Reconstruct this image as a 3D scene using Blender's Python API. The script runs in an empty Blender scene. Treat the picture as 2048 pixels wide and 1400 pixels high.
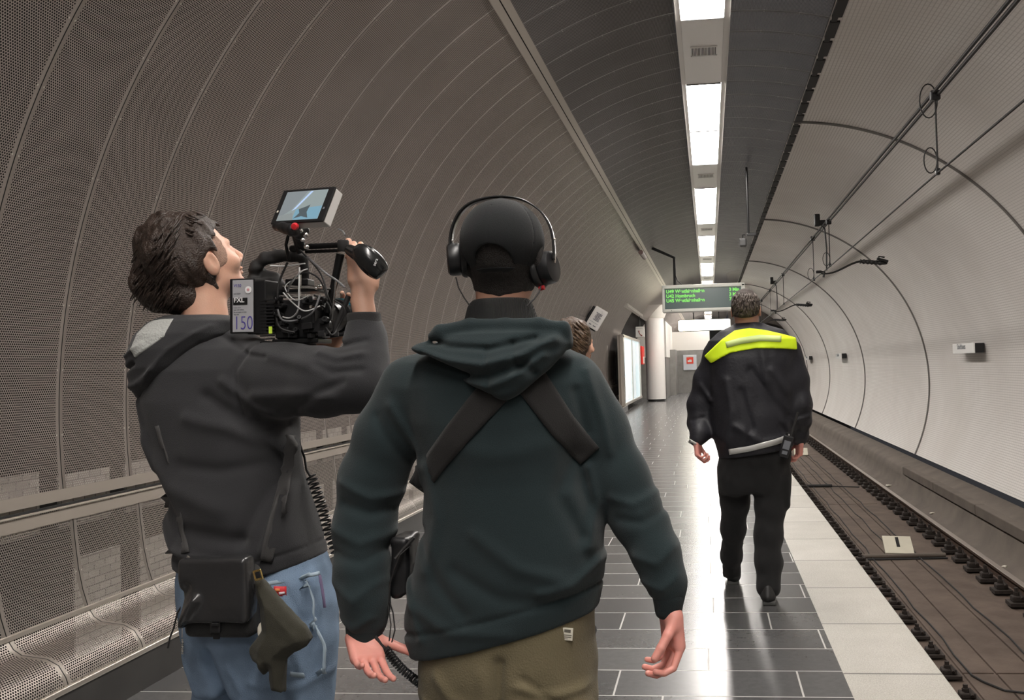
import bpy, bmesh, math, random
import numpy as np
from mathutils import Vector, Matrix, Euler

random.seed(7)
S = bpy.context.scene
COL = S.collection

# ------------------------------------------------------------------ camera
# world: x to the right across the platform, y along the tunnel, z up (platform floor = 0)
cam_d = bpy.data.cameras.new('camera'); cam = bpy.data.objects.new('camera', cam_d); COL.objects.link(cam)
cam_d.sensor_width = 36.0; cam_d.lens = 1836.0 / 2048.0 * 36.0; cam_d.shift_x = -200.0 / 2048.0
cam_d.clip_start = 0.05; cam_d.clip_end = 300
AX = np.array([[0.99404026, -0.03082512, -0.10456466], [0.02906529, 0.99940975, -0.01831271], [0.10506743, 0.01516437, 0.99434947]])
def c2w(v):   # camera-frame vector (right, down, forward) to world
    a = AX @ np.array(v, float); return Vector((a[0], a[2], -a[1]))
CAMH = 1.4
r_, u_, b_ = c2w((1, 0, 0)), c2w((0, -1, 0)), c2w((0, 0, -1))
cam.matrix_world = Matrix(((r_.x, u_.x, b_.x, 0), (r_.y, u_.y, b_.y, 0), (r_.z, u_.z, b_.z, CAMH), (0, 0, 0, 1)))
S.camera = cam
def W(px, py, Y):
    """world point seen at photograph pixel (px, py) standing Y metres down the tunnel"""
    d = c2w(((px - 1224.0) / 1836.0, (py - 700.0) / 1836.0, 1.0)); t = Y / d.y
    return Vector((d.x * t, Y, CAMH + d.z * t))
def WN(px, py, Y): return np.array(W(px, py, Y))

# ------------------------------------------------------------------ world, colour management
wd = bpy.data.worlds.new('world'); S.world = wd; wd.use_nodes = True
wd.node_tree.nodes['Background'].inputs[0].default_value = (0.012, 0.012, 0.013, 1)
wd.node_tree.nodes['Background'].inputs[1].default_value = 1.0
S.view_settings.view_transform = 'Standard'; S.view_settings.look = 'None'
S.view_settings.gamma = 1.0; S.view_settings.use_curve_mapping = False
S.view_settings.exposure = 1.42
S.cycles.max_bounces = 8; S.cycles.diffuse_bounces = 4; S.cycles.glossy_bounces = 4
S.cycles.transparent_max_bounces = 12; S.cycles.sample_clamp_indirect = 4.0
S.cycles.use_denoising = True
LAMP = 17.0      # radiance of the ceiling tubes

# ------------------------------------------------------------------ materials
def nodes(m): return m.node_tree.nodes, m.node_tree.links
def mat(name, col, rough=0.6, metal=0.0, bump=0.0, bscale=60.0, var=0.0, vscale=8.0, emit=None, estr=0.0, spec=0.5, sheen=0.0, coat=0.0):
    m = bpy.data.materials.new(name); m.use_nodes = True; N, L = nodes(m); b = N['Principled BSDF']
    b.inputs['Base Color'].default_value = (*col, 1); b.inputs['Roughness'].default_value = rough
    b.inputs['Metallic'].default_value = metal; b.inputs['Specular IOR Level'].default_value = spec
    if sheen: b.inputs['Sheen Weight'].default_value = sheen; b.inputs['Sheen Roughness'].default_value = .6
    if coat: b.inputs['Coat Weight'].default_value = coat; b.inputs['Coat Roughness'].default_value = .15
    tc = N.new('ShaderNodeTexCoord')
    if var:
        n = N.new('ShaderNodeTexNoise'); n.inputs['Scale'].default_value = vscale; n.inputs['Detail'].default_value = 5
        L.new(tc.outputs['Object'], n.inputs['Vector'])
        mx = N.new('ShaderNodeMix'); mx.data_type = 'RGBA'
        mx.inputs[6].default_value = (*[c * (1 - var) for c in col], 1); mx.inputs[7].default_value = (*[min(1, c * (1 + var)) for c in col], 1)
        L.new(n.outputs['Fac'], mx.inputs[0]); L.new(mx.outputs[2], b.inputs['Base Color'])
    if bump:
        n = N.new('ShaderNodeTexNoise'); n.inputs['Scale'].default_value = bscale; n.inputs['Detail'].default_value = 4
        L.new(tc.outputs['Object'], n.inputs['Vector'])
        bp = N.new('ShaderNodeBump'); bp.inputs['Strength'].default_value = bump; bp.inputs['Distance'].default_value = .01
        L.new(n.outputs['Fac'], bp.inputs['Height']); L.new(bp.outputs['Normal'], b.inputs['Normal'])
    if emit: b.inputs['Emission Color'].default_value = (*emit, 1); b.inputs['Emission Strength'].default_value = estr
    return m
def M_(N, L, op, a, b=None, c=None):
    n = N.new('ShaderNodeMath'); n.operation = op
    for i, v in enumerate((a, b, c)):
        if v is None: continue
        if isinstance(v, (int, float)): n.inputs[i].default_value = v
        else: L.new(v, n.inputs[i])
    return n.outputs[0]

# ------------------------------------------------------------------ object helpers
def tag(o, label=None, cat=None, group=None, kind=None):
    if label: o['label'] = label
    if cat: o['category'] = cat
    if group: o['group'] = group
    if kind: o['kind'] = kind
    return o
def empty(name, loc, label=None, cat=None, group=None):
    o = bpy.data.objects.new(name, None); COL.objects.link(o); o.location = loc; o.empty_display_size = .1
    return tag(o, label, cat, group)
def link(name, me, m, parent=None, smooth=False):
    o = bpy.data.objects.new(name, me); COL.objects.link(o)
    if m is not None:
        for mm in (m if isinstance(m, (list, tuple)) else [m]): me.materials.append(mm)
    if smooth: me.shade_smooth()
    if parent is not None:
        o.parent = parent; o.matrix_parent_inverse = Matrix.Translation(-Vector(parent.location))
    return o
class MB:
    """collects shapes and links them as one mesh object"""
    def __init__(s): s.v = []; s.f = []; s.uv = None
    def add(s, vs, fs):
        k = len(s.v); s.v += [tuple(v) for v in vs]; s.f += [tuple(i + k for i in f) for f in fs]; return s
    def box(s, c, d, rot=None, bev=0.0):
        bm = bmesh.new(); bmesh.ops.create_cube(bm, size=1.0)
        for v in bm.verts: v.co = Vector((v.co.x * d[0], v.co.y * d[1], v.co.z * d[2]))
        if bev: bmesh.ops.bevel(bm, geom=list(bm.edges), offset=bev, segments=3, profile=.5, affect='EDGES')
        R = rot.to_3x3() if isinstance(rot, (Matrix,)) else (Euler(rot).to_matrix() if rot else Matrix.Identity(3))
        return s._bm(bm, R, Vector(c))
    def _bm(s, bm, R, c):
        bm.verts.index_update()
        s.add([R @ v.co + c for v in bm.verts], [[v.index for v in f.verts] for f in bm.faces]); bm.free(); return s
    def b2(s, x0, x1, y0, y1, z0, z1, bev=0.0): return s.box(((x0 + x1) / 2, (y0 + y1) / 2, (z0 + z1) / 2), (x1 - x0, y1 - y0, z1 - z0), None, bev)
    def tube(s, pts, r, n=10, cap=True):
        P = [Vector(p) for p in pts]; R = r if isinstance(r, (list, tuple)) else [r] * len(P)
        vs = []; up = None
        for i, p in enumerate(P):
            t = (P[min(i + 1, len(P) - 1)] - P[max(i - 1, 0)]).normalized()
            if up is None:
                up = Vector((0, 0, 1)) if abs(t.z) < .9 else Vector((1, 0, 0))
            a = t.cross(up)
            if a.length < 1e-6: a = t.orthogonal()
            a.normalize(); b = a.cross(t).normalized(); up = b
            for k in range(n):
                an = 2 * math.pi * k / n; vs.append(p + (a * math.cos(an) + b * math.sin(an)) * R[i])
        fs = []
        for i in range(len(P) - 1):
            for k in range(n): fs.append((i * n + k, i * n + (k + 1) % n, (i + 1) * n + (k + 1) % n, (i + 1) * n + k))
        if cap: fs.append(tuple(range(n))[::-1]); fs.append(tuple((len(P) - 1) * n + k for k in range(n)))
        return s.add(vs, fs)
    def lathe(s, prof, c=(0, 0, 0), rot=None, n=24):
        R = Euler(rot).to_matrix() if rot is not None and not isinstance(rot, Matrix) else (rot if rot is not None else Matrix.Identity(3)); c = Vector(c)
        vs = []; fs = []
        for r, z in prof:
            for k in range(n): vs.append(R @ Vector((r * math.cos(2 * math.pi * k / n), r * math.sin(2 * math.pi * k / n), z)) + c)
        for i in range(len(prof) - 1):
            for k in range(n): fs.append((i * n + k, i * n + (k + 1) % n, (i + 1) * n + (k + 1) % n, (i + 1) * n + k))
        fs.append(tuple(range(n))[::-1]); fs.append(tuple((len(prof) - 1) * n + k for k in range(n)))
        return s.add(vs, fs)
    def strip(s, A, B):
        k = len(A); return s.add(list(A) + list(B), [(i, i + 1, k + i + 1, k + i) for i in range(k - 1)])
    def build(s, name, m, parent=None, smooth=False, solid=0.0):
        me = bpy.data.meshes.new(name); me.from_pydata(s.v, [], s.f); me.update()
        o = link(name, me, m, parent)
        if smooth: me.shade_smooth(); me.set_sharp_from_angle(angle=math.radians(38))
        if solid:
            md = o.modifiers.new('thick', 'SOLIDIFY'); md.thickness = solid; md.offset = 0
        return o
def sweep_y(name, prof, ys, m, parent=None, closed=False):
    """a cross-section (x, z) run along the tunnel; uv = (arc length, y)"""
    n = len(prof); arc = [0.0]
    for i in range(1, n): arc.append(arc[-1] + math.hypot(prof[i][0] - prof[i - 1][0], prof[i][1] - prof[i - 1][1]))
    vs = [(p[0], y, p[1]) for y in ys for p in prof]; fs = []
    for j in range(len(ys) - 1):
        for i in range(n - 1): fs.append((j * n + i, j * n + i + 1, (j + 1) * n + i + 1, (j + 1) * n + i))
    me = bpy.data.meshes.new(name); me.from_pydata(vs, [], fs); uv = me.uv_layers.new(name='UVMap')
    for lp in me.loops:
        vi = lp.vertex_index; uv.data[lp.index].uv = (arc[vi % n], ys[vi // n])
    me.update(); return link(name, me, m, parent)
def copy_tree(o, parent=None):
    c = o.copy(); COL.objects.link(c)
    if parent is not None: c.parent = parent
    for ch in list(o.children): copy_tree(ch, c)
    return c
def text(name, s, loc, size, m, parent=None, rot=(math.pi / 2, 0, 0), ext=.0006, ax='LEFT', ay='BOTTOM', sx=1.0, bold=0.0):
    cu = bpy.data.curves.new(name, 'FONT'); cu.body = s; cu.size = size; cu.extrude = ext; cu.align_x = ax; cu.align_y = ay; cu.offset = bold
    cu.materials.append(m); o = bpy.data.objects.new(name, cu); COL.objects.link(o)
    R = rot if isinstance(rot, Matrix) else Euler(rot).to_matrix()
    mw = Matrix.Translation(Vector(loc)) @ R.to_4x4() @ Matrix.Diagonal((sx, 1, 1, 1))
    if parent is not None:
        o.parent = parent; o.matrix_parent_inverse = Matrix.Translation(-Vector(parent.location))
    o.matrix_basis = mw
    bpy.context.view_layer.update()
    me = bpy.data.meshes.new_from_object(o.evaluated_get(bpy.context.evaluated_depsgraph_get())); me.name = name
    q = bpy.data.objects.new(name, me); COL.objects.link(q)
    if parent is not None: q.parent = parent; q.matrix_parent_inverse = Matrix.Translation(-Vector(parent.location))
    q.matrix_basis = mw; bpy.data.objects.remove(o); q.name = name
    if not me.materials: me.materials.append(m)
    return q
# ================================================================== THE STATION
def perforated(name, col, metal=.82, rough=.40, pitch=.0122, hole=.0042):
    """perforated sheet: round holes in a staggered grid, solid flanges with a dark joint every panel; uv = (arc, y)"""
    m = bpy.data.materials.new(name); m.use_nodes = True; N, L = nodes(m); b = N['Principled BSDF']; out = N['Material Output']
    b.inputs['Base Color'].default_value = (*col, 1); b.inputs['Metallic'].default_value = metal; b.inputs['Roughness'].default_value = rough
    uv = N.new('ShaderNodeUVMap'); sp = N.new('ShaderNodeSeparateXYZ'); L.new(uv.outputs[0], sp.inputs[0]); u, v = sp.outputs[0], sp.outputs[1]
    f = lambda op, a, c=None, d=None: M_(N, L, op, a, c, d)
    ph = pitch * .866
    row = f('FLOOR', f('DIVIDE', u, ph)); du = f('SUBTRACT', u, f('MULTIPLY', f('ADD', row, .5), ph))
    vs = f('ADD', v, f('MULTIPLY', f('MODULO', f('ADD', row, 1000.0), 2.0), pitch * .5))
    dv = f('SUBTRACT', vs, f('MULTIPLY', f('ADD', f('FLOOR', f('DIVIDE', vs, pitch)), .5), pitch))
    d = f('SQRT', f('ADD', f('MULTIPLY', du, du), f('MULTIPLY', dv, dv)))
    is_hole = f('LESS_THAN', d, hole)
    # flange of the panels around every joint
    P = .49; vv = f('SUBTRACT', v, 3.95 - 40 * P)
    fr = f('SUBTRACT', vv, f('MULTIPLY', f('ROUND', f('DIVIDE', vv, P)), P)); afr = f('ABSOLUTE', fr)
    flange = f('LESS_THAN', afr, .022); gap = f('LESS_THAN', afr, .0028)
    hm = f('MULTIPLY', is_hole, f('SUBTRACT', 1.0, flange))
    # rivets beside the joint
    uu = f('SUBTRACT', u, f('MULTIPLY', f('ROUND', f('DIVIDE', u, .30)), .30))
    rv = f('SUBTRACT', afr, .018); rd = f('SQRT', f('ADD', f('MULTIPLY', uu, uu), f('MULTIPLY', rv, rv))); rivet = f('LESS_THAN', rd, .0042)
    mc = N.new('ShaderNodeMix'); mc.data_type = 'RGBA'; L.new(gap, mc.inputs[0]); mc.inputs[6].default_value = (*col, 1); mc.inputs[7].default_value = (.012, .012, .012, 1)
    mc2 = N.new('ShaderNodeMix'); mc2.data_type = 'RGBA'; L.new(rivet, mc2.inputs[0]); L.new(mc.outputs[2], mc2.inputs[6]); mc2.inputs[7].default_value = (.75, .72, .66, 1)
    nz = N.new('ShaderNodeTexNoise'); nz.inputs['Scale'].default_value = 3.0; L.new(uv.outputs[0], nz.inputs[0])
    hs = N.new('ShaderNodeHueSaturation'); L.new(mc2.outputs[2], hs.inputs['Color']); L.new(f('SUBTRACT', f('MULTIPLY_ADD', nz.outputs[0], .3, .85), f('MULTIPLY', flange, .22)), hs.inputs['Value'])
    L.new(hs.outputs[0], b.inputs['Base Color'])
    h1 = f('MULTIPLY', f('COSINE', f('MULTIPLY', f('MINIMUM', afr, .028), math.pi / .028)), .0018)
    bp = N.new('ShaderNodeBump'); bp.inputs['Strength'].default_value = .8; bp.inputs['Distance'].default_value = 1.0
    L.new(h1, bp.inputs['Height']); L.new(bp.outputs[0], b.inputs['Normal'])
    tr = N.new('ShaderNodeBsdfTransparent'); mx = N.new('ShaderNodeMixShader')
    L.new(hm, mx.inputs[0]); L.new(b.outputs[0], mx.inputs[1]); L.new(tr.outputs[0], mx.inputs[2]); L.new(mx.outputs[0], out.inputs[0])
    return m
def floor_tiles():
    m = bpy.data.materials.new('slate_tiles'); m.use_nodes = True; N, L = nodes(m); b = N['Principled BSDF']
    tc = N.new('ShaderNodeTexCoord'); sp = N.new('ShaderNodeSeparateXYZ'); L.new(tc.outputs['Object'], sp.inputs[0])
    f = lambda op, a, c=None, d=None: M_(N, L, op, a, c, d)
    ry = f('DIVIDE', f('SUBTRACT', sp.outputs[1], 4.24 - 12 * .327), .327); row = f('FLOOR', ry)
    wn = N.new('ShaderNodeTexWhiteNoise'); wn.noise_dimensions = '1D'; L.new(f('ADD', row, .37), wn.inputs['W'])
    off = f('ADD', f('MULTIPLY', f('MODULO', row, 3.0), .27), f('MULTIPLY', wn.outputs[0], .12))
    rx = f('ADD', f('DIVIDE', f('SUBTRACT', sp.outputs[0], -8.0), .8), off); colm = f('FLOOR', rx)
    fy = f('MULTIPLY', f('SUBTRACT', ry, f('ROUND', ry)), .327); fx = f('MULTIPLY', f('SUBTRACT', rx, f('ROUND', rx)), .8)
    g = f('MINIMUM', f('ABSOLUTE', fy), f('ABSOLUTE', fx)); gr = f('LESS_THAN', g, .0042)
    w2 = N.new('ShaderNodeTexWhiteNoise'); w2.noise_dimensions = '2D'; cb = N.new('ShaderNodeCombineXYZ'); L.new(row, cb.inputs[0]); L.new(colm, cb.inputs[1]); L.new(cb.outputs[0], w2.inputs[0])
    nz = N.new('ShaderNodeTexNoise'); nz.inputs['Scale'].default_value = 26.0; nz.inputs['Detail'].default_value = 7; nz.inputs['Roughness'].default_value = .65; L.new(tc.outputs['Object'], nz.inputs[0])
    va = f('ADD', f('MULTIPLY', w2.outputs[0], .38), f('MULTIPLY', nz.outputs[0], .5))
    cr = N.new('ShaderNodeValToRGB'); L.new(va, cr.inputs[0]); e = cr.color_ramp.elements
    e[0].position = .25; e[0].color = (.070, .070, .072, 1); e[1].position = .95; e[1].color = (.150, .150, .148, 1)
    mc = N.new('ShaderNodeMix'); mc.data_type = 'RGBA'; L.new(gr, mc.inputs[0]); L.new(cr.outputs[0], mc.inputs[6]); mc.inputs[7].default_value = (.46, .45, .43, 1)
    L.new(mc.outputs[2], b.inputs['Base Color'])
    L.new(f('ADD', f('MULTIPLY', nz.outputs[0], .05), f('MULTIPLY_ADD', gr, .25, .23)), b.inputs['Roughness'])
    b.inputs['Specular IOR Level'].default_value = .8
    n2 = N.new('ShaderNodeTexNoise'); n2.inputs['Scale'].default_value = 9.0; n2.inputs['Detail'].default_value = 3; L.new(tc.outputs['Object'], n2.inputs[0])
    hh = f('ADD', f('MULTIPLY', n2.outputs[0], .0006), f('MULTIPLY', gr, -.0008))
    bp = N.new('ShaderNodeBump'); bp.inputs['Strength'].default_value = .45; bp.inputs['Distance'].default_value = 1.0; L.new(hh, bp.inputs['Height']); L.new(bp.outputs[0], b.inputs['Normal'])
    return m
def edge_stone():
    m = mat('edge_stone', (.62, .60, .55), .5, bump=.25, bscale=150, var=.0); N, L = nodes(m); b = N['Principled BSDF']
    tc = N.new('ShaderNodeTexCoord'); sp = N.new('ShaderNodeSeparateXYZ'); L.new(tc.outputs['Object'], sp.inputs[0])
    f = lambda op, a, c=None, d=None: M_(N, L, op, a, c, d)
    ry = f('DIVIDE', f('SUBTRACT', sp.outputs[1], 4.207 - 10 * .79), .79); g = f('LESS_THAN', f('MULTIPLY', f('ABSOLUTE', f('SUBTRACT', ry, f('ROUND', ry))), .79), .006)
    wn = N.new('ShaderNodeTexWhiteNoise'); wn.noise_dimensions = '1D'; L.new(f('FLOOR', ry), wn.inputs['W'])
    nz = N.new('ShaderNodeTexNoise'); nz.inputs['Scale'].default_value = 160.0; nz.inputs['Detail'].default_value = 3; L.new(tc.outputs['Object'], nz.inputs[0])
    n3 = N.new('ShaderNodeTexNoise'); n3.inputs['Scale'].default_value = 4.0; L.new(tc.outputs['Object'], n3.inputs[0])
    cr = N.new('ShaderNodeValToRGB'); L.new(f('ADD', f('ADD', f('MULTIPLY', nz.outputs[0], .7), f('MULTIPLY', wn.outputs[0], .12)), f('MULTIPLY', n3.outputs[0], .2)), cr.inputs[0]); e = cr.color_ramp.elements
    e[0].position = .3; e[0].color = (.32, .305, .265, 1); e[1].position = .72; e[1].color = (.58, .56, .51, 1)
    mc = N.new('ShaderNodeMix'); mc.data_type = 'RGBA'; L.new(g, mc.inputs[0]); L.new(cr.outputs[0], mc.inputs[6]); mc.inputs[7].default_value = (.10, .095, .08, 1); L.new(mc.outputs[2], b.inputs['Base Color'])
    return m
def mosaic():
    m = bpy.data.materials.new('white_mosaic'); m.use_nodes = True; N, L = nodes(m); b = N['Principled BSDF']
    uv = N.new('ShaderNodeUVMap'); sp = N.new('ShaderNodeSeparateXYZ'); L.new(uv.outputs[0], sp.inputs[0])
    f = lambda op, a, c=None, d=None: M_(N, L, op, a, c, d)
    pu, pv = .036, .075
    du = f('ABSOLUTE', f('SUBTRACT', f('DIVIDE', sp.outputs[0], pu), f('ROUND', f('DIVIDE', sp.outputs[0], pu))))
    dv = f('ABSOLUTE', f('SUBTRACT', f('DIVIDE', sp.outputs[1], pv), f('ROUND', f('DIVIDE', sp.outputs[1], pv))))
    g = f('MAXIMUM', f('LESS_THAN', du, .13), f('LESS_THAN', dv, .04))
    nz = N.new('ShaderNodeTexNoise'); nz.inputs['Scale'].default_value = .7; nz.inputs['Detail'].default_value = 6; L.new(uv.outputs[0], nz.inputs[0])
    cr = N.new('ShaderNodeValToRGB'); L.new(nz.outputs[0], cr.inputs[0]); e = cr.color_ramp.elements
    e[0].position = .3; e[0].color = (.68, .645, .61, 1); e[1].position = .75; e[1].color = (.82, .795, .765, 1)
    mc = N.new('ShaderNodeMix'); mc.data_type = 'RGBA'; L.new(g, mc.inputs[0]); L.new(cr.outputs[0], mc.inputs[6]); mc.inputs[7].default_value = (.57, .54, .51, 1); L.new(mc.outputs[2], b.inputs['Base Color'])
    b.inputs['Roughness'].default_value = .5
    bp = N.new('ShaderNodeBump'); bp.inputs['Strength'].default_value = .5; bp.inputs['Distance'].default_value = .002; L.new(f('SUBTRACT', 1.0, g), bp.inputs['Height']); L.new(bp.outputs[0], b.inputs['Normal'])
    return m
def blocks():
    m = bpy.data.materials.new('grey_blockwork'); m.use_nodes = True; N, L = nodes(m); b = N['Principled BSDF']; b.inputs['Roughness'].default_value = .9
    uv = N.new('ShaderNodeTexCoord'); mp = N.new('ShaderNodeMapping'); L.new(uv.outputs['Object'], mp.inputs[0]); mp.inputs['Rotation'].default_value = (0, math.pi / 2, math.pi / 2)
    cb = N.new('ShaderNodeCombineXYZ'); sp = N.new('ShaderNodeSeparateXYZ'); L.new(uv.outputs['Object'], sp.inputs[0]); L.new(sp.outputs[1], cb.inputs[0]); L.new(sp.outputs[2], cb.inputs[1])
    br = N.new('ShaderNodeTexBrick'); L.new(cb.outputs[0], br.inputs[0]); br.inputs['Scale'].default_value = 1.0
    br.inputs['Brick Width'].default_value = .08; br.inputs['Row Height'].default_value = .036; br.inputs['Mortar Size'].default_value = .003
    br.inputs['Color1'].default_value = (.70, .67, .62, 1); br.inputs['Color2'].default_value = (.52, .49, .45, 1); br.inputs['Mortar'].default_value = (.26, .24, .22, 1)
    L.new(br.outputs[0], b.inputs['Base Color']); return m
def bed_mat():
    m = bpy.data.materials.new('dusty_trackbed'); m.use_nodes = True; N, L = nodes(m); b = N['Principled BSDF']; b.inputs['Roughness'].default_value = .85
    tc = N.new('ShaderNodeTexCoord'); n = N.new('ShaderNodeTexNoise'); n.inputs['Scale'].default_value = 3.0; n.inputs['Detail'].default_value = 9; n.inputs['Roughness'].default_value = .6; L.new(tc.outputs['Object'], n.inputs[0])
    cr = N.new('ShaderNodeValToRGB'); L.new(n.outputs[0], cr.inputs[0]); e = cr.color_ramp.elements
    e[0].position = .3; e[0].color = (.072, .050, .038, 1); e[1].position = .75; e[1].color = (.135, .098, .077, 1); L.new(cr.outputs[0], b.inputs['Base Color'])
    n2 = N.new('ShaderNodeTexNoise'); n2.inputs['Scale'].default_value = 70.0; L.new(tc.outputs['Object'], n2.inputs[0]); bp = N.new('ShaderNodeBump'); bp.inputs['Strength'].default_value = .4; bp.inputs['Distance'].default_value = .006
    L.new(n2.outputs[0], bp.inputs['Height']); L.new(bp.outputs[0], b.inputs['Normal']); return m

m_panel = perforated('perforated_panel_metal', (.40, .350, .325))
m_steel = mat('brushed_steel', (.72, .67, .60), .28, .9)
m_flat = mat('panel_frame_metal', (.36, .32, .28), .45, .5)
m_dark = mat('black_void', (.012, .012, .012), .9)
m_back = mat('dark_tunnel_lining', (.012, .010, .009), .95, var=.4, vscale=3)
m_black = mat('black_plastic', (.012, .012, .013), .38)
m_rubber = mat('black_rubber', (.016, .015, .015), .7)
m_white = mat('white_enamel', (.78, .76, .73), .35)
m_case = mat('light_channel_enamel', (.88, .86, .83), .4); m_gpd = mat('dark_grey_metal', (.05, .05, .05), .5)
m_tiles = floor_tiles(); m_edge = edge_stone(); m_mosaic = mosaic(); m_block = blocks(); m_bed = bed_mat()
m_concrete = mat('stained_concrete', (.125, .103, .085), .85, bump=.3, bscale=40, var=.45, vscale=2.5)
m_conc2 = mat('grey_cast_concrete', (.105, .092, .082), .8, bump=.3, bscale=40, var=.5, vscale=3)
m_stone = mat('grey_stone_cladding', (.26, .25, .235), .35, var=.35, vscale=4)
m_plaster = mat('white_plaster', (.80, .77, .72), .6)
m_base = mat('dark_skirting_stone', (.045, .043, .042), .3, var=.4, vscale=5)
m_lamp = mat('lamp_diffuser', (1, 1, 1), .5, emit=(1.0, .945, .89), estr=LAMP)

YF = 46.0    # end wall of the platform hall
YC = 62.0    # end of the vault above it
YL = -6.0
def Z(y): return y + 1.4
LC = (.26, 1.21); LR = 3.25          # left vault
RC = (.95, .935); RR = 3.35          # right vault
def lpt(a, r=LR): return (LC[0] - r * math.sin(a), LC[1] + r * math.cos(a))     # a = 0 at crown, positive to the left
# angle where the lower seam sits
a_seam = math.pi / 2 + math.asin((LC[1] - .86) / LR)
a_rib = math.atan2(LC[0] + 1.385, 4.0 - LC[1])
def arc_l(a0, a1, n, r=LR): return [lpt(a0 + (a1 - a0) * i / n, r) for i in range(n + 1)]
ysL = [YL, 29.0]
# ---- left wall: upper perforated vault, from the seam at bench height up to the ceiling rib
o = sweep_y('wall_left', arc_l(a_seam, a_rib + .006, 40), ysL, m_panel); o.data.shade_smooth(); tag(o, kind='structure')
# ---- ceiling left and right of the lamp channel
a_ch = math.asin((LC[0] + .19) / LR); a_r0 = 0.0; a_r1 = -math.asin((1.165 - LC[0]) / 3.2)
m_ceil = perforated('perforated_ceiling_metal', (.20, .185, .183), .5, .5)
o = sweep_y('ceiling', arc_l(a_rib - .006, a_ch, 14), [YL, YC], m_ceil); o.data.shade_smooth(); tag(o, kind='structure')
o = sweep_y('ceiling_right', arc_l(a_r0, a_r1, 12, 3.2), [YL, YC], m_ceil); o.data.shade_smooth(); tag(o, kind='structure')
o.name = 'ceiling_trackside'
# ---- rib in the ceiling: two flat bands and a dark groove
mb = MB()
for s, w0, w1 in ((1, .004, .020), (-1, .004, .020)):
    p0 = lpt(a_rib + s * w0 / 1.0 * .35, LR - .012); p1 = lpt(a_rib + s * w1, LR - .012)
    mb.strip([(p0[0], YL, p0[1]), (p0[0], YC, p0[1])], [(p1[0], YL, p1[1]), (p1[0], YC, p1[1])])
tag(mb.build('trim_1', m_flat, solid=.008), kind='structure')
# ---- lower left: short panel below the seam, ledge and steel edge
pfold = (-2.862, .367)
low = [(-2.935, .835), (-2.925, .70), (-2.908, .55), (-2.888, .45), pfold]
m_low = perforated('perforated_low_panel', (.40, .36, .33))
o = sweep_y('wall_left_lower', low, ysL, m_low); o.data.shade_smooth(); tag(o, kind='structure')
m_ledge = perforated('perforated_ledge', (.40, .36, .325), .75, .5)
led = [pfold, (-2.835, .325), (-2.80, .303), (-2.75, .296), (-2.69, .288), (-2.64, .262), (-2.610, .215), (-2.600, .185)]
o = sweep_y('trim_2', led, ysL, m_ledge); o.data.shade_smooth(); tag(o, kind='structure')
mb = MB(); mb.b2(-2.872, -2.850, YL, 29, pfold[1] - .008, pfold[1] + .010); tag(mb.build('trim_3', m_steel), kind='structure')
mb = MB(); mb.b2(-2.612, -2.584, YL, 29, .162, .186, .004); tag(mb.build('trim_4', m_steel), kind='structure')
mb = MB(); mb.b2(-2.955, -2.918, YL, 29, .832, .842, .003); tag(mb.build('trim_5', m_steel), kind='structure')
mb = MB(); mb.b2(-2.946, -2.934, YL, 29, .843, .851); tag(mb.build('trim_11', m_dark), kind='structure')
# solid flange on both sides of the seam
p0, p1 = lpt(a_seam, LR - .003), lpt(a_seam - .016, LR - .003)
mb = MB(); mb.strip([(p0[0], YL, p0[1]), (p0[0], 29, p0[1])], [(p1[0], YL, p1[1]), (p1[0], 29, p1[1])]); mb.strip([(-2.931, YL, .826), (-2.931, 29, .826)], [(-2.924, YL, .775), (-2.924, 29, .775)])
tag(mb.build('trim_6', m_flat, solid=.004), kind='structure')
mb = MB(); mb.b2(-2.72, -2.592, YL, 29, 0, .164); tag(mb.build('baseboard_left', m_base), kind='structure')
# what shows through the holes: rough lining high up, pale blockwork bays low down
bk = arc_l(a_seam + .12, a_ch, 30, LR + .32); sweep = sweep_y('wall_left_lining', bk, [YL, YC], m_back); tag(sweep, kind='structure')
mb = MB(); mb.b2(-3.32, -3.27, YL, 29, 0, 1.3); mb.b2(-3.3, -2.6, YL, 29, -.02, -.005); tag(mb.build('wall_left_footing', m_back), kind='structure')
mb = MB(); k = 0; y = YL
rr = random.Random(3)
n0 = int((YL - 3.95) / .49)
for i in range(n0, 51):
    y0 = 3.95 + i * .49
    top = .985 + rr.uniform(-.02, .02)
    mb.b2(-3.034, -3.024, y0 + .035, y0 + .40, .72, top)
    if rr.random() < .85: mb.b2(-2.962, -2.952, y0 + .035, y0 + .40 - .08 * rr.random(), .12, .60 + rr.uniform(-.03, .06))
tag(mb.build('wall_left_blockwork', m_block), kind='structure')

# ---- floor, platform edge, track bed
mb = MB(); mb.b2(-2.6, .553, YL, 110, -.2, 0); tag(mb.build('floor', m_tiles), kind='structure')
mb = MB(); mb.b2(.553, .985, YL, 110, -.12, .001, .004); tag(mb.build('trim_7', m_edge), kind='structure')
mb = MB(); mb.b2(.60, .97, YL, 110, -1.3, -.12); mb.b2(.955, 1.0, YL, 110, -.085, -.03, .01); tag(mb.build('wall_platform', m_conc2), kind='structure')
mb = MB(); mb.b2(.9, 4.0, YL, 110, -1.35, -1.13); tag(mb.build('floor_track', m_bed), kind='structure')
# raised track slabs with joints between rails
mb = MB()
ys = [YL] + [11.98 + 4.4 * k for k in range(-3, 20)]
for a, b in zip(ys[:-1], ys[1:]):
    for x0, x1 in ((1.93, 2.17), (2.19, 2.48), (2.50, 2.83)):
        if b > a: mb.b2(x0, x1, a + .012, b - .012, -1.2, -1.112, .004)
tag(mb.build('floor_track_slabs', m_bed), kind='structure')
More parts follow.
